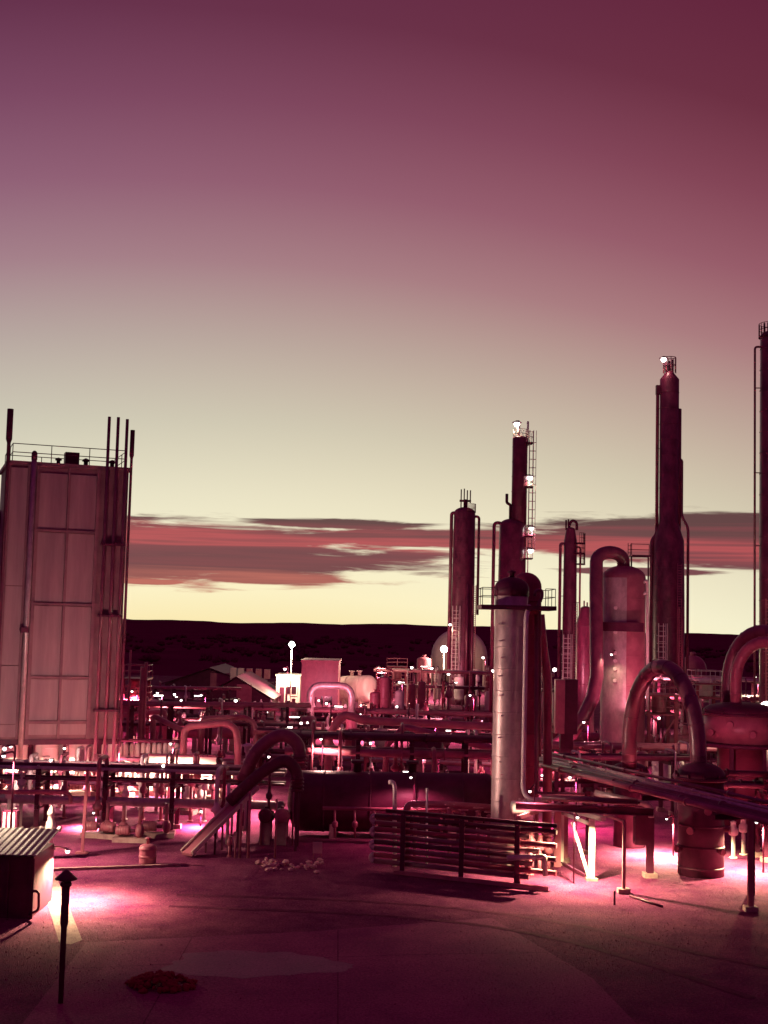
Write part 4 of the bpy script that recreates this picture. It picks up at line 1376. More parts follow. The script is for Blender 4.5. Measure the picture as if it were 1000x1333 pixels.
arch('arched_duct', 'upper fat dark duct arching over the left rack', [(316, 1016, 0), (336, 972, 0), (368, 954, 0), (390, 968, 0), (390, 1000, 0)], 17, 66.5, 'dark_pipe')
arch('arched_duct', 'lower dark duct ending in a round elbow above the standpipes', [(298, 1044, 0), (342, 1004, 0), (372, 988, 0), (387, 1003, 0), (387, 1030, 0)], 15, 65, 'dark')
solo('duct_elbow', MB().tube([gnd(P(240, 946, 88)), P(240, 946, 88), P(296, 941, 88), P(308, 950, 88), P(310, 980, 88), gnd(P(310, 980, 88))], 4.5 * S(88), 14, bend=.6), 'rose', 'rose duct elbow turning down behind the arched ducts', 'duct')
solo('duct_elbow', MB().tube([gnd(P(262, 936, 96)), P(262, 936, 96), P(318, 933, 96), P(332, 942, 96), P(334, 975, 96), gnd(P(334, 975, 96))], 3.6 * S(96), 14, bend=.6), 'rose', 'farther thin rose elbow just behind the nearer duct elbow', 'duct')
vv_ = P(322, 1008, 68)
rv = Thing('relief_valve', 'bright cream relief valve beside the arched ducts', 'valve', (vv_.x, vv_.y, 0))
rv.part('inlet', MB().tube([(vv_.x, 68, .5), (vv_.x, 68, P(322, 992, 68).z)], .09, 10), 'white')
rv.part('valve_body', MB().lathe([(.1, 0), (.22, .04), (.22, .3), (.12, .36), (.12, .62), (.2, .66), (.2, .9), (.28, .94), (.28, 1.02), (.08, 1.1)], (vv_.x, 68, P(322, 996, 68).z), 16), 'white')
rv.part('outlet', MB().tube([P(322, 985, 68), P(326, 1000, 67.5), P(326, 1012, 67.5)], .08, 10), 'white')
# standpipes under the ducts
for i, (px, y0, y1, w, m_) in enumerate(((296, 1020, 1088, 4, 'white'), (312, 1046, 1117, 3.4, 'rose'), (323, 1030, 1117, 3.6, 'rose'), (340, 1052, 1090, 2.6, 'rose'), (358, 1040, 1117, 2.6, 'rose'), (306, 1085, 1117, 2.4, 'rose'), (381, 1030, 1078, 2, 'rose'))):
    Y_ = G(px, 1117).y if y1 > 1100 else 66.5
    a, b = P(px, y1, Y_), P(px, y0, Y_)
    a.z = 0
    solo('standpipe', MB().tube([a, V3((a.x, a.y, b.z))], w / 2 * S(Y_), 10), m_,
         ['bright white standpipe just left of the arched ducts', 'rose standpipe below the chute top, left of the tallest', 'tallest rose standpipe under the arched ducts', 'short rose standpipe behind the tallest one', 'lone thin rose standpipe right of the others', 'stubby rose standpipe in front of the tall pair', 'thin dim standpipe at the left end of the long drum'][i], 'pipe')
g = G(306, 1117)
valve('small valve at the foot of the rose standpipes', g + V3((-.3, .2, 0)), .9, 'rose', .8)
# exchanger ends under the duct
for px, l in ((345, 'small dark drum under the arched ducts, on the left'), (366, 'small rose drum under the arched ducts, on the right')):
    hdrum('small_vessel', l, P(px, 1062, 66), P(px + 4, 1062, 70), 9 * S(66), 'rose' if px == 366 else 'dark', rings=2)
# drum pair on the ground
g = G(192, 1126)
vdrum('floor_drum', 'squat rose drum standing alone in front of the left rack', g, .38, .95, 'rose', legs=False)
for i, (px, py) in enumerate(((150, 1092), (128, 1090), (170, 1096), (205, 1090))):
    g = G(px, py)
    pump(['lit pump under the left rack near the slender stand', 'leftmost pump in the row under the left rack', 'third pump in the row under the left rack', 'rightmost pump in the row under the left rack'][i], g, rng.uniform(-.3, .3), 1.0, 'rose')
for i, px in enumerate((86, 142, 165, 188, 212, 250, 268)):
    g = gp(px, 73.5)
    valve(['leftmost valve in the row behind the fat pipe of the left rack', 'second valve from the left behind the fat pipe', 'third valve from the left behind the fat pipe', 'fourth valve from the left behind the fat pipe', 'fifth valve from the left behind the fat pipe', 'sixth valve from the left behind the fat pipe', 'rightmost valve behind the fat pipe, by the chute'][i], g, rng.uniform(2.0, 3.2), rng.choice(['rose', 'white', 'rose']), 1.15, group='valves behind the fat pipe')
# lit equipment house / ribbed wall beyond
eh = Thing('exchanger_bank', 'brightly lit bank of pale upright tubes under and beside the cold box', 'exchanger', gp(172, 90))
for i in range(14):
    px = 135 + i * 7.2
    p = P(px, 985, 90)
    eh.part('tube', MB().lathe([(.15, 0), (.16, P(px, 967, 90).z - .2), (.12, P(px, 967, 90).z - .05), (0, P(px, 967, 90).z)], (p.x, 90 + (i % 2) * .2, 0), 12), 'white')
eh.part('top_header', MB().tube([P(128, 963, 90.1), P(236, 965, 90.1)], .12, 12), 'dark')
eh.part('mid_header', MB().tube([P(128, 988, 89.5), P(236, 988, 89.5)], .13, 12), 'dark')
wl_ = Thing('cream_wall', 'bright cream wall of an equipment house behind the tube bank', 'wall', gp(222, 86))
for i in range(7):
    px = 187 + i * 13.5
    a = P(px, 1000, 86)
    wl_.part('wall_panel', MB().box((a.x + .33, 86 + (i % 2) * .02, 1.12), (.655, .12, 2.24)), 'white')
a = P(232, 1000, 85.8)
wl_.part('wall_rail', MB().box((a.x, 85.87, 1.35), (4.9, .1, .1)), 'dark')
wl_.part('wall_rail', MB().box((a.x, 85.87, .7), (4.9, .1, .1)), 'dark')
wl_.part('wall_coping', MB().box((a.x, 86, 2.32), (5.0, .3, .14)), 'dark')
w2 = Thing('cream_wall', 'added white backdrop wall brightening the space beneath the cold box', 'wall', gp(50, 92.6))  # backdrop added to catch the lamp light and give cream strips between posts
for i in range(10):
    a = P(-20 + i * 14.5, 1000, 92.6)
    w2.part('wall_panel', MB().box((a.x + .38, 92.6 + (i % 2) * .02, 1.25), (.75, .12, 2.5)), 'white')
w2.part('wall_coping', MB().box((P(50, 1000, 92.6).x, 92.6, 2.58), (8.2, .3, .14)), 'dark')
for i, (px, l) in enumerate(((20, 'left'), (60, 'middle'), (100, 'right'))):
    p = gp(px, 89.5)
    vdrum('small_vessel', 'cream upright drum under the cold box, the %s one' % {'left': 'leftmost', 'middle': 'middle', 'right': 'rightmost'}[l], p, .75, 3.0, 'white', leg_h=.5)
lamp('lamp under the cold box at the far left', P(14, 972, 86.5), 13000, CREAM, style='arm', toward=P(20, 962, 87), r=.14, drop=.5)
lamp('lamp under the cold box at its middle', P(84, 974, 87), 11000, CREAM, style='arm', toward=P(90, 964, 87.5), r=.14, drop=.5)
lamp('lamp in front of the pale tube bank', P(150, 974, 87.8), 11000, CREAM, style='arm', toward=P(156, 965, 88.3), r=.14, drop=.5)
lamp('lamp on the equipment wall by the chute', P(222, 968, 83.5), 14000, CREAM, style='arm', toward=P(226, 958, 84), r=.14, drop=.5)
lamp('low lamp under the left rack lighting the pumps', P(122, 1058, 70.5), 4500, WARM, style='arm', toward=P(126, 1050, 71), r=.1, drop=.35)
lamp('added lamp post at the left edge lighting the shed roof and the fat pipe', P(5, 984, 60), 6500, CREAM, r=.13)  # lamp put in to light the roof, hydrant and left pipe ends
lamp('added floodlight high on the left edge lamp post aimed across at the pale column', P(6, 975, 60.3), 12500, (1, .62, .50), base_z=4.6, r=.13, aim=tuple(P(664, 905, 63) - P(6, 975, 60.3)), cone=30)  # floodlight added so the pale column is lit from the left
lamp('added floodlight on the left rack brightening the cold box', P(66, 990, 72.5), 2500, (1, .60, .55), style='arm', toward=P(70, 1000, 72), r=.12, aim=(-.1, 1, .45))  # floodlight added to lighten the panels from low in front
lamp('lamp under the left rack near the chute', P(262, 1056, 71.5), 3200, PINK, style='arm', toward=P(262, 1048, 72), r=.1, drop=.35)
lamp('lamp behind the arched ducts', P(350, 985, 76), 6000, WARM, style='arm', toward=P(352, 975, 76.5), r=.12, drop=.4)

# ================================================================== shed at lower left with its lamp, vent post
sh = Thing('shed', 'dark shed with a pale ribbed roof at the lower left', 'shed', G(20, 1196))
y0 = G(38, 1196).y
xr = G(40, 1196).x
yb = y0 + 3.1
ze = P(42, 1113, y0).z
zr_ = P(42, 1080, yb).z
xl = xr - 5.5
sh.part('wall', MB().box(((xl + xr) / 2, (y0 + yb) / 2, ze / 2 - .04), (xr - xl, yb - y0, ze - .08)), 'dark')
wv, wf = [], []
nr = 92
for i in range(nr + 1):
    x = xl - .15 + (xr - xl + .32) * i / nr
    dz = .009 * (1 if i % 4 in (0, 1) else -1)
    for (yy, zz_) in ((y0 - .18, ze), (yb + .15, zr_)):
        wv += [(x, yy, zz_ + dz + .03), (x, yy, zz_ + dz - .0)]
for i in range(nr):
    a = i * 4
    wf += [(a, a + 4, a + 6, a + 2), (a + 1, a + 3, a + 7, a + 5), (a, a + 1, a + 5, a + 4), (a + 2, a + 6, a + 7, a + 3)]
wf += [(0, 2, 3, 1), (nr * 4, nr * 4 + 1, nr * 4 + 3, nr * 4 + 2)]
sh.part('roof', MB().add(wv, wf), 'roof')
for i in range(7):
    sh.part('wall_batten', MB().box((xr - .1 - i * .8, y0 - .03, ze / 2 - .05), (.09, .05, ze - .12)), 'dark')
sh.part('corner_trim', MB().box((xr + .02, y0 - .02, ze / 2 - .05), (.1, .1, ze - .1)), 'dark')
sh.part('wall_pipe', MB().tube([P(37, 1160, y0 - .05), P(48, 1160, y0 - .05), P(50.5, 1163, y0 - .05), P(50.5, 1185, y0 - .05), P(38, 1190, y0 - .05)], .05, 8, bend=.15), 'dark')
lamp('lamp on the far right corner of the dark shed', V3((xr + .55, yb - .1, ze - .35)), 6000, (1, .80, .40), style='arm', toward=V3((xr + .05, yb - .1, ze - .3)), r=.14, drop=.4, mat='white')
# the added lamp lighting the shed roof is the left edge post
gv = G(79, 1306)
vp = Thing('vent_post', 'dark vent post with a conical rain cap in the near foreground', 'vent', gv)
zt = P(86, 1148, gv.y).z
vp.part('flue', MB().tube([(gv.x, gv.y, 0), (gv.x, gv.y, zt * .62), (gv.x, gv.y, zt * .66), (gv.x, gv.y, zt)], [.075, .085, .115, .12], 16), 'dark')
vp.part('collar', MB().lathe([(.15, 0), (.17, .03), (.17, .1), (.13, .13)], (gv.x, gv.y, zt - .12), 18), 'dark')
vp.part('strut', MB().tube([(gv.x, gv.y, zt), (gv.x, gv.y, zt + .12)], .05, 8), 'white')
vp.part('rain_cap', MB().lathe([(.0, .09), (.31, .07), (.32, .09), (.05, .34), (0, .36)], (gv.x, gv.y, zt), 22), 'dark')

# ================================================================== background plant
def grp(i, items):
    return items[i % len(items)]


# low gabled sheds behind left
def gable(label, pl, pr, yeave, yridge, Y, dep, mat='dark', wmat='dark'):
    a, b = P(pl, yeave, Y), P(pr, yeave, Y)
    zr2 = P((pl + pr) / 2, yridge, Y).z
    zev = a.z
    th = Thing('gabled_shed', label, 'shed', ((a.x + b.x) / 2, Y, 0))
    w = b.x - a.x
    mx = (a.x + b.x) / 2
    n = 5
    vs = [(a.x, Y, 0), (b.x, Y, 0), (b.x, Y, zev), (mx, Y, zr2), (a.x, Y, zev)]
    vs += [(x, Y + dep, z) for (x, y, z) in vs]
    th.part('wall', MB().add(vs, [(0, 1, 2, 3, 4), (9, 8, 7, 6, 5), (0, 4, 9, 5), (1, 6, 7, 2), (4, 3, 8, 9), (2, 7, 8, 3)]), wmat)
    for s_, x in ((-1, a.x), (1, b.x)):
        e = V3((x + s_ * .5, Y - .5, zev - .25 + .15))
        r0 = V3((mx, Y - .5, zr2 + .15))
        q = V3((0, dep + 1, 0))
        mb = MB()
        up_ = Z * .12
        mb.add([e, r0, r0 + q, e + q, e + up_, r0 + up_, r0 + q + up_, e + q + up_], [(0, 1, 2, 3), (7, 6, 5, 4), (0, 4, 5, 1), (1, 5, 6, 2), (2, 6, 7, 3), (3, 7, 4, 0)])
        th.part('roof_slope', mb, mat)
    th.part('door', MB().box((mx + w * .12, Y - .04, 1.5), (w * .22, .08, 3.0)), 'rose')
    return th


gable('large dark gabled shed behind the left racks', 262, 352, 908, 883, 170, 18)
gable('farther dark gabled shed whose ridge shows above the nearer one', 215, 330, 890, 871, 205, 20)
th = Thing('roof_unit_row', 'row of pale box units on the skyline of the far shed', 'roof units', gp(328, 200))
for i, px in enumerate((304, 314, 325, 337, 348)):
    p = P(px, 875, 200)
    th.part('box_unit', MB().box((p.x, 200, p.z - .3), (.85, .9, 1.9 - i * .12)), 'pale' if i < 2 else 'rose')
p0, p1_ = P(298, 886, 200.2), P(356, 886, 200.2)
th.part('deck', MB().box(((p0.x + p1_.x) / 2, 200.4, p0.z - .2), (p1_.x - p0.x, 1.4, .25)), 'dark')
for px in (302, 326, 352):
    p = P(px, 886, 200.4)
    th.part('post', MB().beam((p.x, 200.4, 0), (p.x, 200.4, p.z - .3), .25), 'dark')
# block house, lit house, tank
def block(name, label, pl, pr, yt, Y, dep, mat, trim='rose', door=True):
    a, b = P(pl, yt, Y), P(pr, yt, Y)
    th = Thing(name, label, 'building', ((a.x + b.x) / 2, Y, 0))
    w = b.x - a.x
    th.part('wall', MB().box(((a.x + b.x) / 2, Y + dep / 2, a.z / 2), (w, dep, a.z)), mat)
    th.part('parapet', MB().box(((a.x + b.x) / 2, Y + dep / 2, a.z + .1), (w + .2, dep + .2, .22)), trim)
    if door:
        th.part('door', MB().box((a.x + w * .3, Y - .03, 1.1), (1.1, .08, 2.2)), 'dark')
        th.part('window', MB().box((a.x + w * .7, Y - .03, 1.8), (1.4, .08, 1.0)), 'glass')
    for i in range(4):
        th.part('pilaster', MB().box((a.x + w * (i + .5) / 4, Y - .05, a.z / 2 - .05), (.16, .14, a.z - .15)), trim)
    return th


block('block_house', 'tall plain rose block house right of the tall lamp post', 393, 441, 861, 160, 9, 'rose')
block('block_house', 'small bright house directly under the tall lamp post', 360, 391, 880, 182, 6, 'white', 'white')
hdrum('storage_tank', 'pale bullet tank lit beside the block house', P(448, 897, 172), P(481, 896, 170), 17 * S(170), 'pale', rings=2)
lamp('tall bright lamp post standing high over the far houses', P(380, 839, 178), 9000, CREAM, r=.42)
lamp('small lamp on the roof of the bright house', P(371, 871, 181), 2500, CREAM, r=.3)
lamp('lamp lighting the flank of the bullet tank', P(497, 876, 160), 5000, WARM, r=.2, aim=(-.5, 1, -.1), cone=130)
lamp('lamp by the foot of the square pipe loop', P(425, 916, 114), 1300, PINK, r=.16, aim=(0, 1, .25), cone=130)
lamp('lamp before the round tank, left of the twin-pipe column', P(578, 845, 205), 9000, CREAM, r=.55)
lamp('high small lamp on the twin-pipe column side', P(586, 813, 188), 260, CREAM, base_z=P(586, 830, 188).z, r=.3)
lamp('lamp low in the cluster left of the round tank', P(536, 869, 195), 4000, CREAM, r=.34)
lamp('second lamp in the cluster before the round tank', P(562, 870, 194), 4000, CREAM, r=.34)
lamp('lamp at the foot of the twin-pipe column', P(584, 877, 180), 1100, PINK, r=.34, aim=(.5, 1, .5), cone=100)
lamp('lamp to the right of the round tank foot', P(629, 856, 215), 5000, CREAM, r=.34)
lamp('bright lamp seen through the big U pipe', P(858, 875, 118), 4000, PINK, r=.25, aim=(-.8, -.4, .25), cone=100)
lamp('lamp behind the small round tank on the right', P(909, 882, 140), 5000, CREAM, r=.24)
lamp('lamp at the right behind the nested U pipes', P(983, 882, 132), 5000, CREAM, r=.24)
lamp('very bright lamp at the right edge behind the squat pot', P(998, 922, 96), 2500, CREAM, r=.5)
lamp('lamp between the thin column and the swan-neck vessel', P(722, 872, 130), 2200, PINK, r=.3, aim=(.2, 1, .4), cone=100)
lamp('lamp at the foot of the swan-neck vessel', P(760, 940, 104), 6000, PINK, r=.16)
lamp('lamp under the rack behind the pale column', P(697, 945, 90), 4000, WARM, r=.12)
lamp('lamp lighting the yard behind the dark hanging box', P(868, 1066, 66), 8500, (1, .80, .40), r=.08)
lamp('lamp by the right edge over the bright ground', P(985, 1070, 62), 8000, (1, .80, .40), r=.12)
lamp('lamp on the bank of pipes right of the slanting bundle', P(742, 1012, 74), 3000, PINK, r=.12)

# round tanks
def sphere_tank(label, px, py, r_px, Y, mat):
    c = P(px, py, Y)
    k = S(Y)
    r_ = r_px * k
    th = Thing('round_tank', label, 'tank', (c.x, c.y, 0))
    cz = max(c.z, r_ * .9)
    n = 16
    s0 = th.part('shell', MB().lathe([(r_ * math.sin(i / n * math.pi), cz - r_ * math.cos(i / n * math.pi)) for i in range(n + 1)], (c.x, c.y, 0), 36), mat)
    for i in range(8):
        a = i * math.pi / 4 + .2
        th.part('leg', MB().tube([(c.x + math.cos(a) * r_, c.y + math.sin(a) * r_, 0), (c.x + math.cos(a) * r_, c.y + math.sin(a) * r_, cz)], .22, 8), mat)
    th.part('equator_band', MB().lathe([(r_ + .02, -.12), (r_ + .08, -.1), (r_ + .08, .1), (r_ + .02, .12)], (c.x, c.y, cz), 36), mat, s0)
    th.part('top_hatch', MB().lathe([(.5, 0), (.5, .5), (.3, .6)], (c.x, c.y, cz + r_ - .1), 12), mat)
    return th


sphere_tank('large pale round tank behind the twin-pipe column', 598, 855, 36.5, 232, 'pale')
sphere_tank('small rose round tank half hidden by the tallest column', 902, 870, 17, 215, 'rose')
vdrum('small_vessel', 'rose upright drum just left of the round tank', gp(549, 205), 1.1, P(549, 855, 205).z, 'rose', legs=False)

# racks across the middle ground
rack('pipe rack behind the tube bank, left of the arched ducts', gp(150, 104), gp(400, 108), [(4.2, [(-.8, .14, 'rose'), (-.3, .2, 'rose'), (.3, .12, 'silver'), (.8, .16, 'rose')]), (2.7, [(-.5, .12, 'dark'), (.4, .16, 'rose')])], npost=5, width=2.2)
rack('second rack behind the arched ducts with many rose pipes', gp(150, 122), gp(650, 120), [(3.0, [(-.9, .16, 'rose'), (-.5, .14, 'dark_pipe'), (-.1, .2, 'rose'), (.4, .14, 'silver'), (.9, .16, 'rose')]), (1.7, [(-.6, .16, 'dark'), (0, .12, 'rose'), (.6, .2, 'rose')])], npost=9, width=2.4, drops=.7)
rack('third rack running behind the square pipe loop', gp(165, 140), gp(640, 143), [(1.7, [(-.8, .18, 'rose'), (-.3, .14, 'silver'), (.2, .16, 'dark_pipe'), (.8, .2, 'rose')]), (.7, [(-.4, .14, 'dark'), (.5, .2, 'rose')])], npost=9, width=2.4, drops=.5)
rack('farthest rack at the foot of the round tank', gp(485, 178), gp(720, 174), [(4.8, [(-.8, .2, 'rose'), (0, .24, 'silver'), (.8, .18, 'rose')]), (2.8, [(-.4, .2, 'dark'), (.5, .22, 'white')])], npost=6, width=2.4, drops=.9, glints=.4)
rack('rack behind the big U pipe, towards the right edge', gp(700, 98), gp(1040, 100), [(2.3, [(-.8, .2, 'rose'), (0, .25, 'rose'), (.8, .2, 'dark_pipe')]), (1.1, [(-.4, .2, 'dark'), (.5, .22, 'rose')])], npost=5, width=2.4)
rack('lit far rack between the tallest column and the right edge', gp(840, 128), gp(1040, 130), [(6.4, [(-.8, .16, 'white'), (.4, .22, 'rose')]), (4.6, [(-.6, .2, 'rose'), (.3, .25, 'white')]), (3.0, [(0, .25, 'rose')])], npost=6, width=2.2)
rack('low rack of pale pipes between the left rack and the tube bank', gp(-40, 79), gp(330, 79), [(2.3, [(-.6, .1, 'rose'), (-.2, .14, 'silver'), (.3, .1, 'dark_pipe')]), (1.2, [(-.3, .12, 'dark'), (.4, .16, 'rose')])], npost=7, width=1.6, drops=.9)
rack('low rack of dark pipes behind the central rack', gp(330, 96), gp(660, 96), [(3.0, [(-.6, .16, 'rose'), (0, .2, 'dark'), (.6, .14, 'silver')]), (1.6, [(-.3, .18, 'dark'), (.4, .16, 'rose')])], npost=6, width=1.8, drops=.8)
rack('dark rack under the slanting bundle beside the pale column', gp(700, 80), gp(900, 82), [(3.2, [(-.6, .16, 'rose'), (0, .2, 'dark'), (.6, .14, 'silver')]), (1.6, [(-.3, .18, 'dark'), (.4, .16, 'rose')])], npost=4, width=1.8, drops=.8)
rack('far left rack in front of the gabled sheds', gp(165, 152), gp(310, 155), [(3.0, [(-.6, .2, 'rose'), (0, .2, 'silver'), (.6, .18, 'rose')]), (1.6, [(-.3, .2, 'dark'), (.4, .2, 'rose')])], npost=6, width=2.0, drops=.6)
rack('low row of ground pipes just behind the central rack', gp(395, 88), gp(655, 88), [(0.50, [(-1.1, .12, 'rose'), (-.7, .16, 'silver'), (-.25, .12, 'dark_pipe'), (.15, .18, 'rose'), (.6, .1, 'red'), (1.0, .14, 'pale')])], npost=6, width=2.4, drops=0.9, glints=.1, name='pipe_sleepers')
rack('low row of ground pipes behind the long dark drum far side', gp(330, 104), gp(655, 101), [(0.60, [(-1.1, .12, 'rose'), (-.7, .16, 'silver'), (-.25, .12, 'dark_pipe'), (.15, .18, 'rose'), (.6, .1, 'red'), (1.0, .14, 'pale')])], npost=7, width=2.4, drops=0.9, glints=.1, name='pipe_sleepers')
rack('low row of ground pipes between the second and third racks', gp(160, 131), gp(640, 131), [(0.60, [(-1.1, .12, 'rose'), (-.7, .16, 'silver'), (-.25, .12, 'dark_pipe'), (.15, .18, 'rose'), (.6, .1, 'red'), (1.0, .14, 'pale')])], npost=10, width=2.4, drops=0.8, glints=.1, name='pipe_sleepers')
rack('low row of ground pipes behind the tube bank', gp(150, 96), gp(330, 98), [(0.60, [(-1.1, .12, 'rose'), (-.7, .16, 'silver'), (-.25, .12, 'dark_pipe'), (.15, .18, 'rose'), (.6, .1, 'red'), (1.0, .14, 'pale')])], npost=5, width=2.4, drops=1.0, glints=.1, name='pipe_sleepers')
rack('low row of ground pipes behind the slanting bundle', gp(705, 90), gp(900, 90), [(0.60, [(-1.1, .12, 'rose'), (-.7, .16, 'silver'), (-.25, .12, 'dark_pipe'), (.15, .18, 'rose'), (.6, .1, 'red'), (1.0, .14, 'pale')])], npost=5, width=2.4, drops=1.0, glints=.1, name='pipe_sleepers')
rack('low row of ground pipes at the foot of the tallest column', gp(705, 122), gp(1030, 122), [(0.60, [(-1.1, .12, 'rose'), (-.7, .16, 'silver'), (-.25, .12, 'dark_pipe'), (.15, .18, 'rose'), (.6, .1, 'red'), (1.0, .14, 'pale')])], npost=7, width=2.4, drops=0.8, glints=.1, name='pipe_sleepers')
rack('low row of ground pipes before the bullet tank', gp(330, 157), gp(520, 157), [(0.60, [(-1.1, .12, 'rose'), (-.7, .16, 'silver'), (-.25, .12, 'dark_pipe'), (.15, .18, 'rose'), (.6, .1, 'red'), (1.0, .14, 'pale')])], npost=5, width=2.4, drops=0.8, glints=.1, name='pipe_sleepers')
lamp('lamp on the rack behind the tube bank', P(205, 902, 120), 9000, WARM, r=.16)
lamp('lamp over the second rack behind the arched ducts', P(262, 905, 128), 9000, PINK, r=.16)
lamp('low lamp in front of the large gabled shed', P(307, 912, 150), 2500, CREAM, r=.3)
lamp('lamp on the left flank of the cold box pipes', P(172, 900, 112), 9000, PINK, r=.14)
lamp('lamp over the second rack in the centre', P(470, 918, 126), 9000, WARM, r=.14)
lamp('lamp at the foot of the farthest rack', P(520, 888, 168), 4500, WARM, r=.22)
lamp('lamp at the right part of the second rack', P(612, 905, 132), 9000, PINK, r=.16)
lamp('added floodlight brightening the tall block house', P(415, 912, 149), 3500, PINK, r=.16, aim=(0, 1, .12), cone=120)  # fill lamp added because the house front came out dark
lamp('added floodlight brightening the swan-neck vessel from the right', P(858, 935, 104), 1700, PINK, r=.16, aim=(-.45, 1, .8), cone=80)  # pink fill lamp added for the dull right side of the vessel
lamp('added floodlight on the crossing rack brightening the squat pot', P(932, 1004, 67), 1100, PINK, style='arm', toward=P(936, 1012, 67.2), r=.12, aim=(.12, 1, .3), cone=110)  # pink fill lamp added to light the front of the pot
lamp('lamp near the base of the tallest column', P(845, 925, 125), 4200, PINK, r=.16, aim=(.25, 1, .35), cone=100)
lamp('lamp behind the slanting rose pipe', P(560, 940, 92), 3500, PINK, r=.12)

# scattered small equipment between the racks
ORD = ['leftmost', 'second', 'third', 'fourth', 'fifth', 'sixth', 'seventh', 'eighth', 'ninth', 'tenth', 'eleventh', 'twelfth', 'thirteenth', 'fourteenth', 'fifteenth', 'sixteenth', 'seventeenth', 'eighteenth']
seen = {}


def nth(what):
    i = seen.get(what, 0)
    seen[what] = i + 1
    return ('leftmost of the ' + what) if i == 0 else (ORD[i] + ' from the left of the ' + what)


for i in range(20):
    px = 165 + i * 24 + rng.uniform(-8, 8)
    Y = rng.choice([112, 114, 130, 132])
    k_ = rng.random()
    g = gp(px, Y)
    if k_ < .35:
        vdrum('small_vessel', nth('small upright drums among the middle racks'), g, rng.uniform(.4, .7), rng.uniform(2.0, 3.4), rng.choice(['rose', 'rose', 'pale']), group='small drums among the middle racks')
    elif k_ < .7:
        valve(nth('valve risers among the middle racks'), g, rng.uniform(2.6, 4.2), rng.choice(['rose', 'white']), 1.8, group='valve risers among the middle racks')
    else:
        hdrum('small_exchanger', nth('small horizontal exchangers among the middle racks'), g + Z * 1.6, g + V3((rng.uniform(3, 4.5), 0, 1.6)), rng.uniform(.4, .6), rng.choice(['rose', 'pale', 'red']), group='small exchangers among the middle racks', rings=2)
for i in range(16):
    px = 490 + i * 13 + rng.uniform(-5, 5)
    Y = rng.choice([158, 164, 186])
    g = gp(px, Y)
    if rng.random() < .5:
        vdrum('small_vessel', nth('little drums at the foot of the round tank'), g, rng.uniform(.5, .8), rng.uniform(3.0, 5.0), rng.choice(['white', 'rose', 'pale']), group='little drums by the round tank')
    else:
        valve(nth('valve risers at the foot of the round tank'), g, rng.uniform(3, 6), rng.choice(['rose', 'white']), 2.6, group='valve risers by the round tank')
for i in range(16):
    px = 722 + i * 19 + rng.uniform(-6, 6)
    Y = rng.choice([90, 92, 108, 118])
    g = gp(px, Y)
    k_ = rng.random()
    if k_ < .4:
        vdrum('small_vessel', nth('upright drums behind the big U pipe'), g, rng.uniform(.4, .7), rng.uniform(2.0, 3.6), rng.choice(['rose', 'red', 'white']), group='drums behind the big U pipe')
    elif k_ < .75:
        valve(nth('valves behind the big U pipe'), g, rng.uniform(2.4, 4), rng.choice(['rose', 'white']), 1.6, group='valves behind the big U pipe')
    else:
        hdrum('small_exchanger', nth('horizontal exchangers behind the big U pipe'), g + Z * 1.5, g + V3((3.5, 0, 1.5)), .5, 'rose', group='exchangers behind the big U pipe', rings=2)
for i, px in enumerate((955, 968, 984, 994)):
    g = gp(px, 66 + i)
    valve(nth('cream valves on the bright ground at the right edge'), g, rng.uniform(1.6, 2.4), 'white', 1.3, group='valves at the right edge')
def steel_platform(label, pl, pr, ys, Y, dep=3.0, mat='red', rmat='rose'):
    a, b = P(pl, 900, Y), P(pr, 900, Y)
    th = Thing('steel_platform', label, 'platform', ((a.x + b.x) / 2, Y, 0))
    ztop_ = P(pl, ys[0], Y).z
    for x in (a.x, b.x):
        for yy in (Y, Y + dep):
            th.part('post', MB().ibeam((x, yy, 0), (x, yy, ztop_ + .05), .25), mat)
    for y in ys:
        z = P(pl, y, Y).z
        dk = th.part('deck', MB().box(((a.x + b.x) / 2, Y + dep / 2, z), (b.x - a.x + .5, dep + .5, .14)), mat)
        th.part('railing', rail_mesh([(a.x - .2, Y - .2, z + .07), (b.x + .2, Y - .2, z + .07), (b.x + .2, Y + dep + .2, z + .07), (a.x - .2, Y + dep + .2, z + .07)], 1.1, .035, True, 1.2), rmat, dk, stuff=True)
    th.part('brace', MB().beam((a.x, Y - .03, .2), (b.x, Y - .03, P(pl, ys[-1], Y).z - .2), .12), mat)
    th.part('ladder', ladder_mesh((b.x + .4, Y, 0), ztop_, .45, cage=False, r=.035), rmat, stuff=True)
    vz = P(pl, ys[-1], Y).z
    th.part('drum', MB().lathe([(.6, vz + .1), (.65, vz + .2), (.65, vz + 1.5)] + dome(.65, vz + 1.5, .3), ((a.x + b.x) / 2, Y + dep / 2, 0), 16), rmat)
    return th


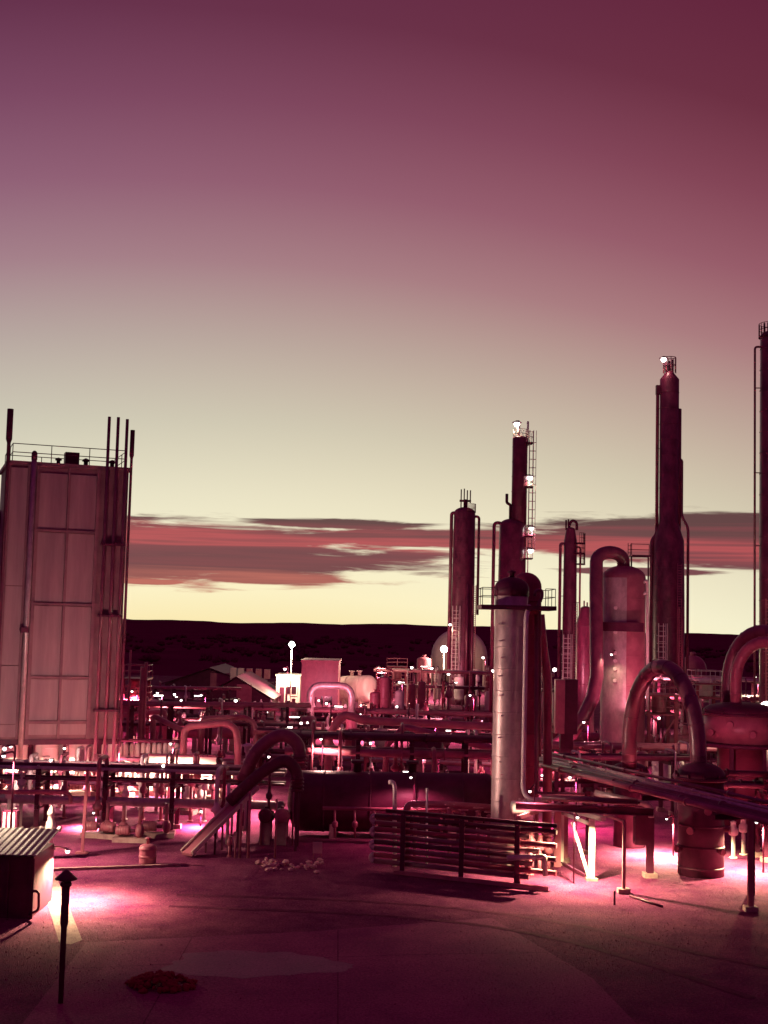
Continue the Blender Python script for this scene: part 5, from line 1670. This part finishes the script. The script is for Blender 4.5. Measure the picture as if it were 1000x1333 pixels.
steel_platform('two-level steel platform just right of the cold box', 160, 186, (884, 912), 112)
steel_platform('steel platform left of the lamp cluster by the round tank', 505, 528, (868, 885), 188)
steel_platform('low steel platform right of the bullet tank', 492, 508, (884, 900), 158)
steel_platform('steel platform behind the lower swan-neck vessel', 845, 880, (905, 930), 112)
steel_platform('lit steel platform at the right between the U pipes', 908, 940, (890, 908), 122, rmat='white')
steel_platform('steel platform at the foot of the round tank', 636, 660, (880, 900), 165)
for i in range(24):
    g = gp(-8 + i * 13.5 + rng.uniform(-4, 4), rng.choice([76.5, 81.5, 82.5, 84]))
    if i % 3:
        valve(nth('pale valves standing before the cream walls'), g, rng.uniform(1.4, 3.0), rng.choice(['pale', 'white', 'rose', 'white']), rng.uniform(.9, 1.5), group='valves before the cream walls')
    else:
        pump(nth('pumps standing before the cream walls'), g, rng.uniform(-.5, .5), rng.uniform(1.1, 1.6), rng.choice(['rose', 'pale']), group='pumps before the cream walls')
# sloping pipe
solo('sloping_pipe', MB().tube([gnd(P(200, 932, 100)), P(200, 932, 100), P(240, 952, 98), gnd(P(240, 952, 98))], .2, 10, bend=.3), 'rose', 'short rose pipe sloping down right of the cold box', 'pipe')
solo('sloping_pipe', MB().tube([gnd(P(215, 926, 112)), P(215, 926, 112), P(150, 932, 112), gnd(P(150, 932, 112))], .2, 10, bend=.3), 'rose', 'level rose pipe emerging from behind the cold box', 'pipe')
# vertical pipes right of the cold box
for i, (px, y0_, y1_) in enumerate(((166, 846, 950), (183, 868, 950), (187, 862, 950))):
    a, b = P(px, y1_, 100), P(px, y0_, 100)
    a.z = 0
    solo('riser_pipe', MB().tube([a, V3((a.x, 100, b.z))], [.14, .3, .2][i] / 1.6, 8), 'rose', ['nearest riser to the cold box right corner', 'thick riser right of the cold box', 'thin riser touching the thick one by the cold box'][i], 'pipe')
# distant scrub on the skyline and in the dark land
sv, sf = [], []
for i in range(300):
    y = rng.uniform(320, 900)
    x = rng.uniform(-.36, .36) * y
    h = rng.uniform(.8, 2.2) * (1 + y / 900)
    for j in range(6):
        vs, fs = rock((x + rng.uniform(-1, 1) * h, y + rng.uniform(-1, 1) * h, h * rng.uniform(.2, .6)), h * rng.uniform(.25, .5))
        o = len(sv)
        sv += vs
        sf += [tuple(a + o for a in f) for f in fs]
sc_ = struct('scrub', MB().add(sv, sf), 'brush', kind='stuff')
sc_['label'] = 'low dark scrub dotted over the land behind the plant'
sc_['category'] = 'scrub'
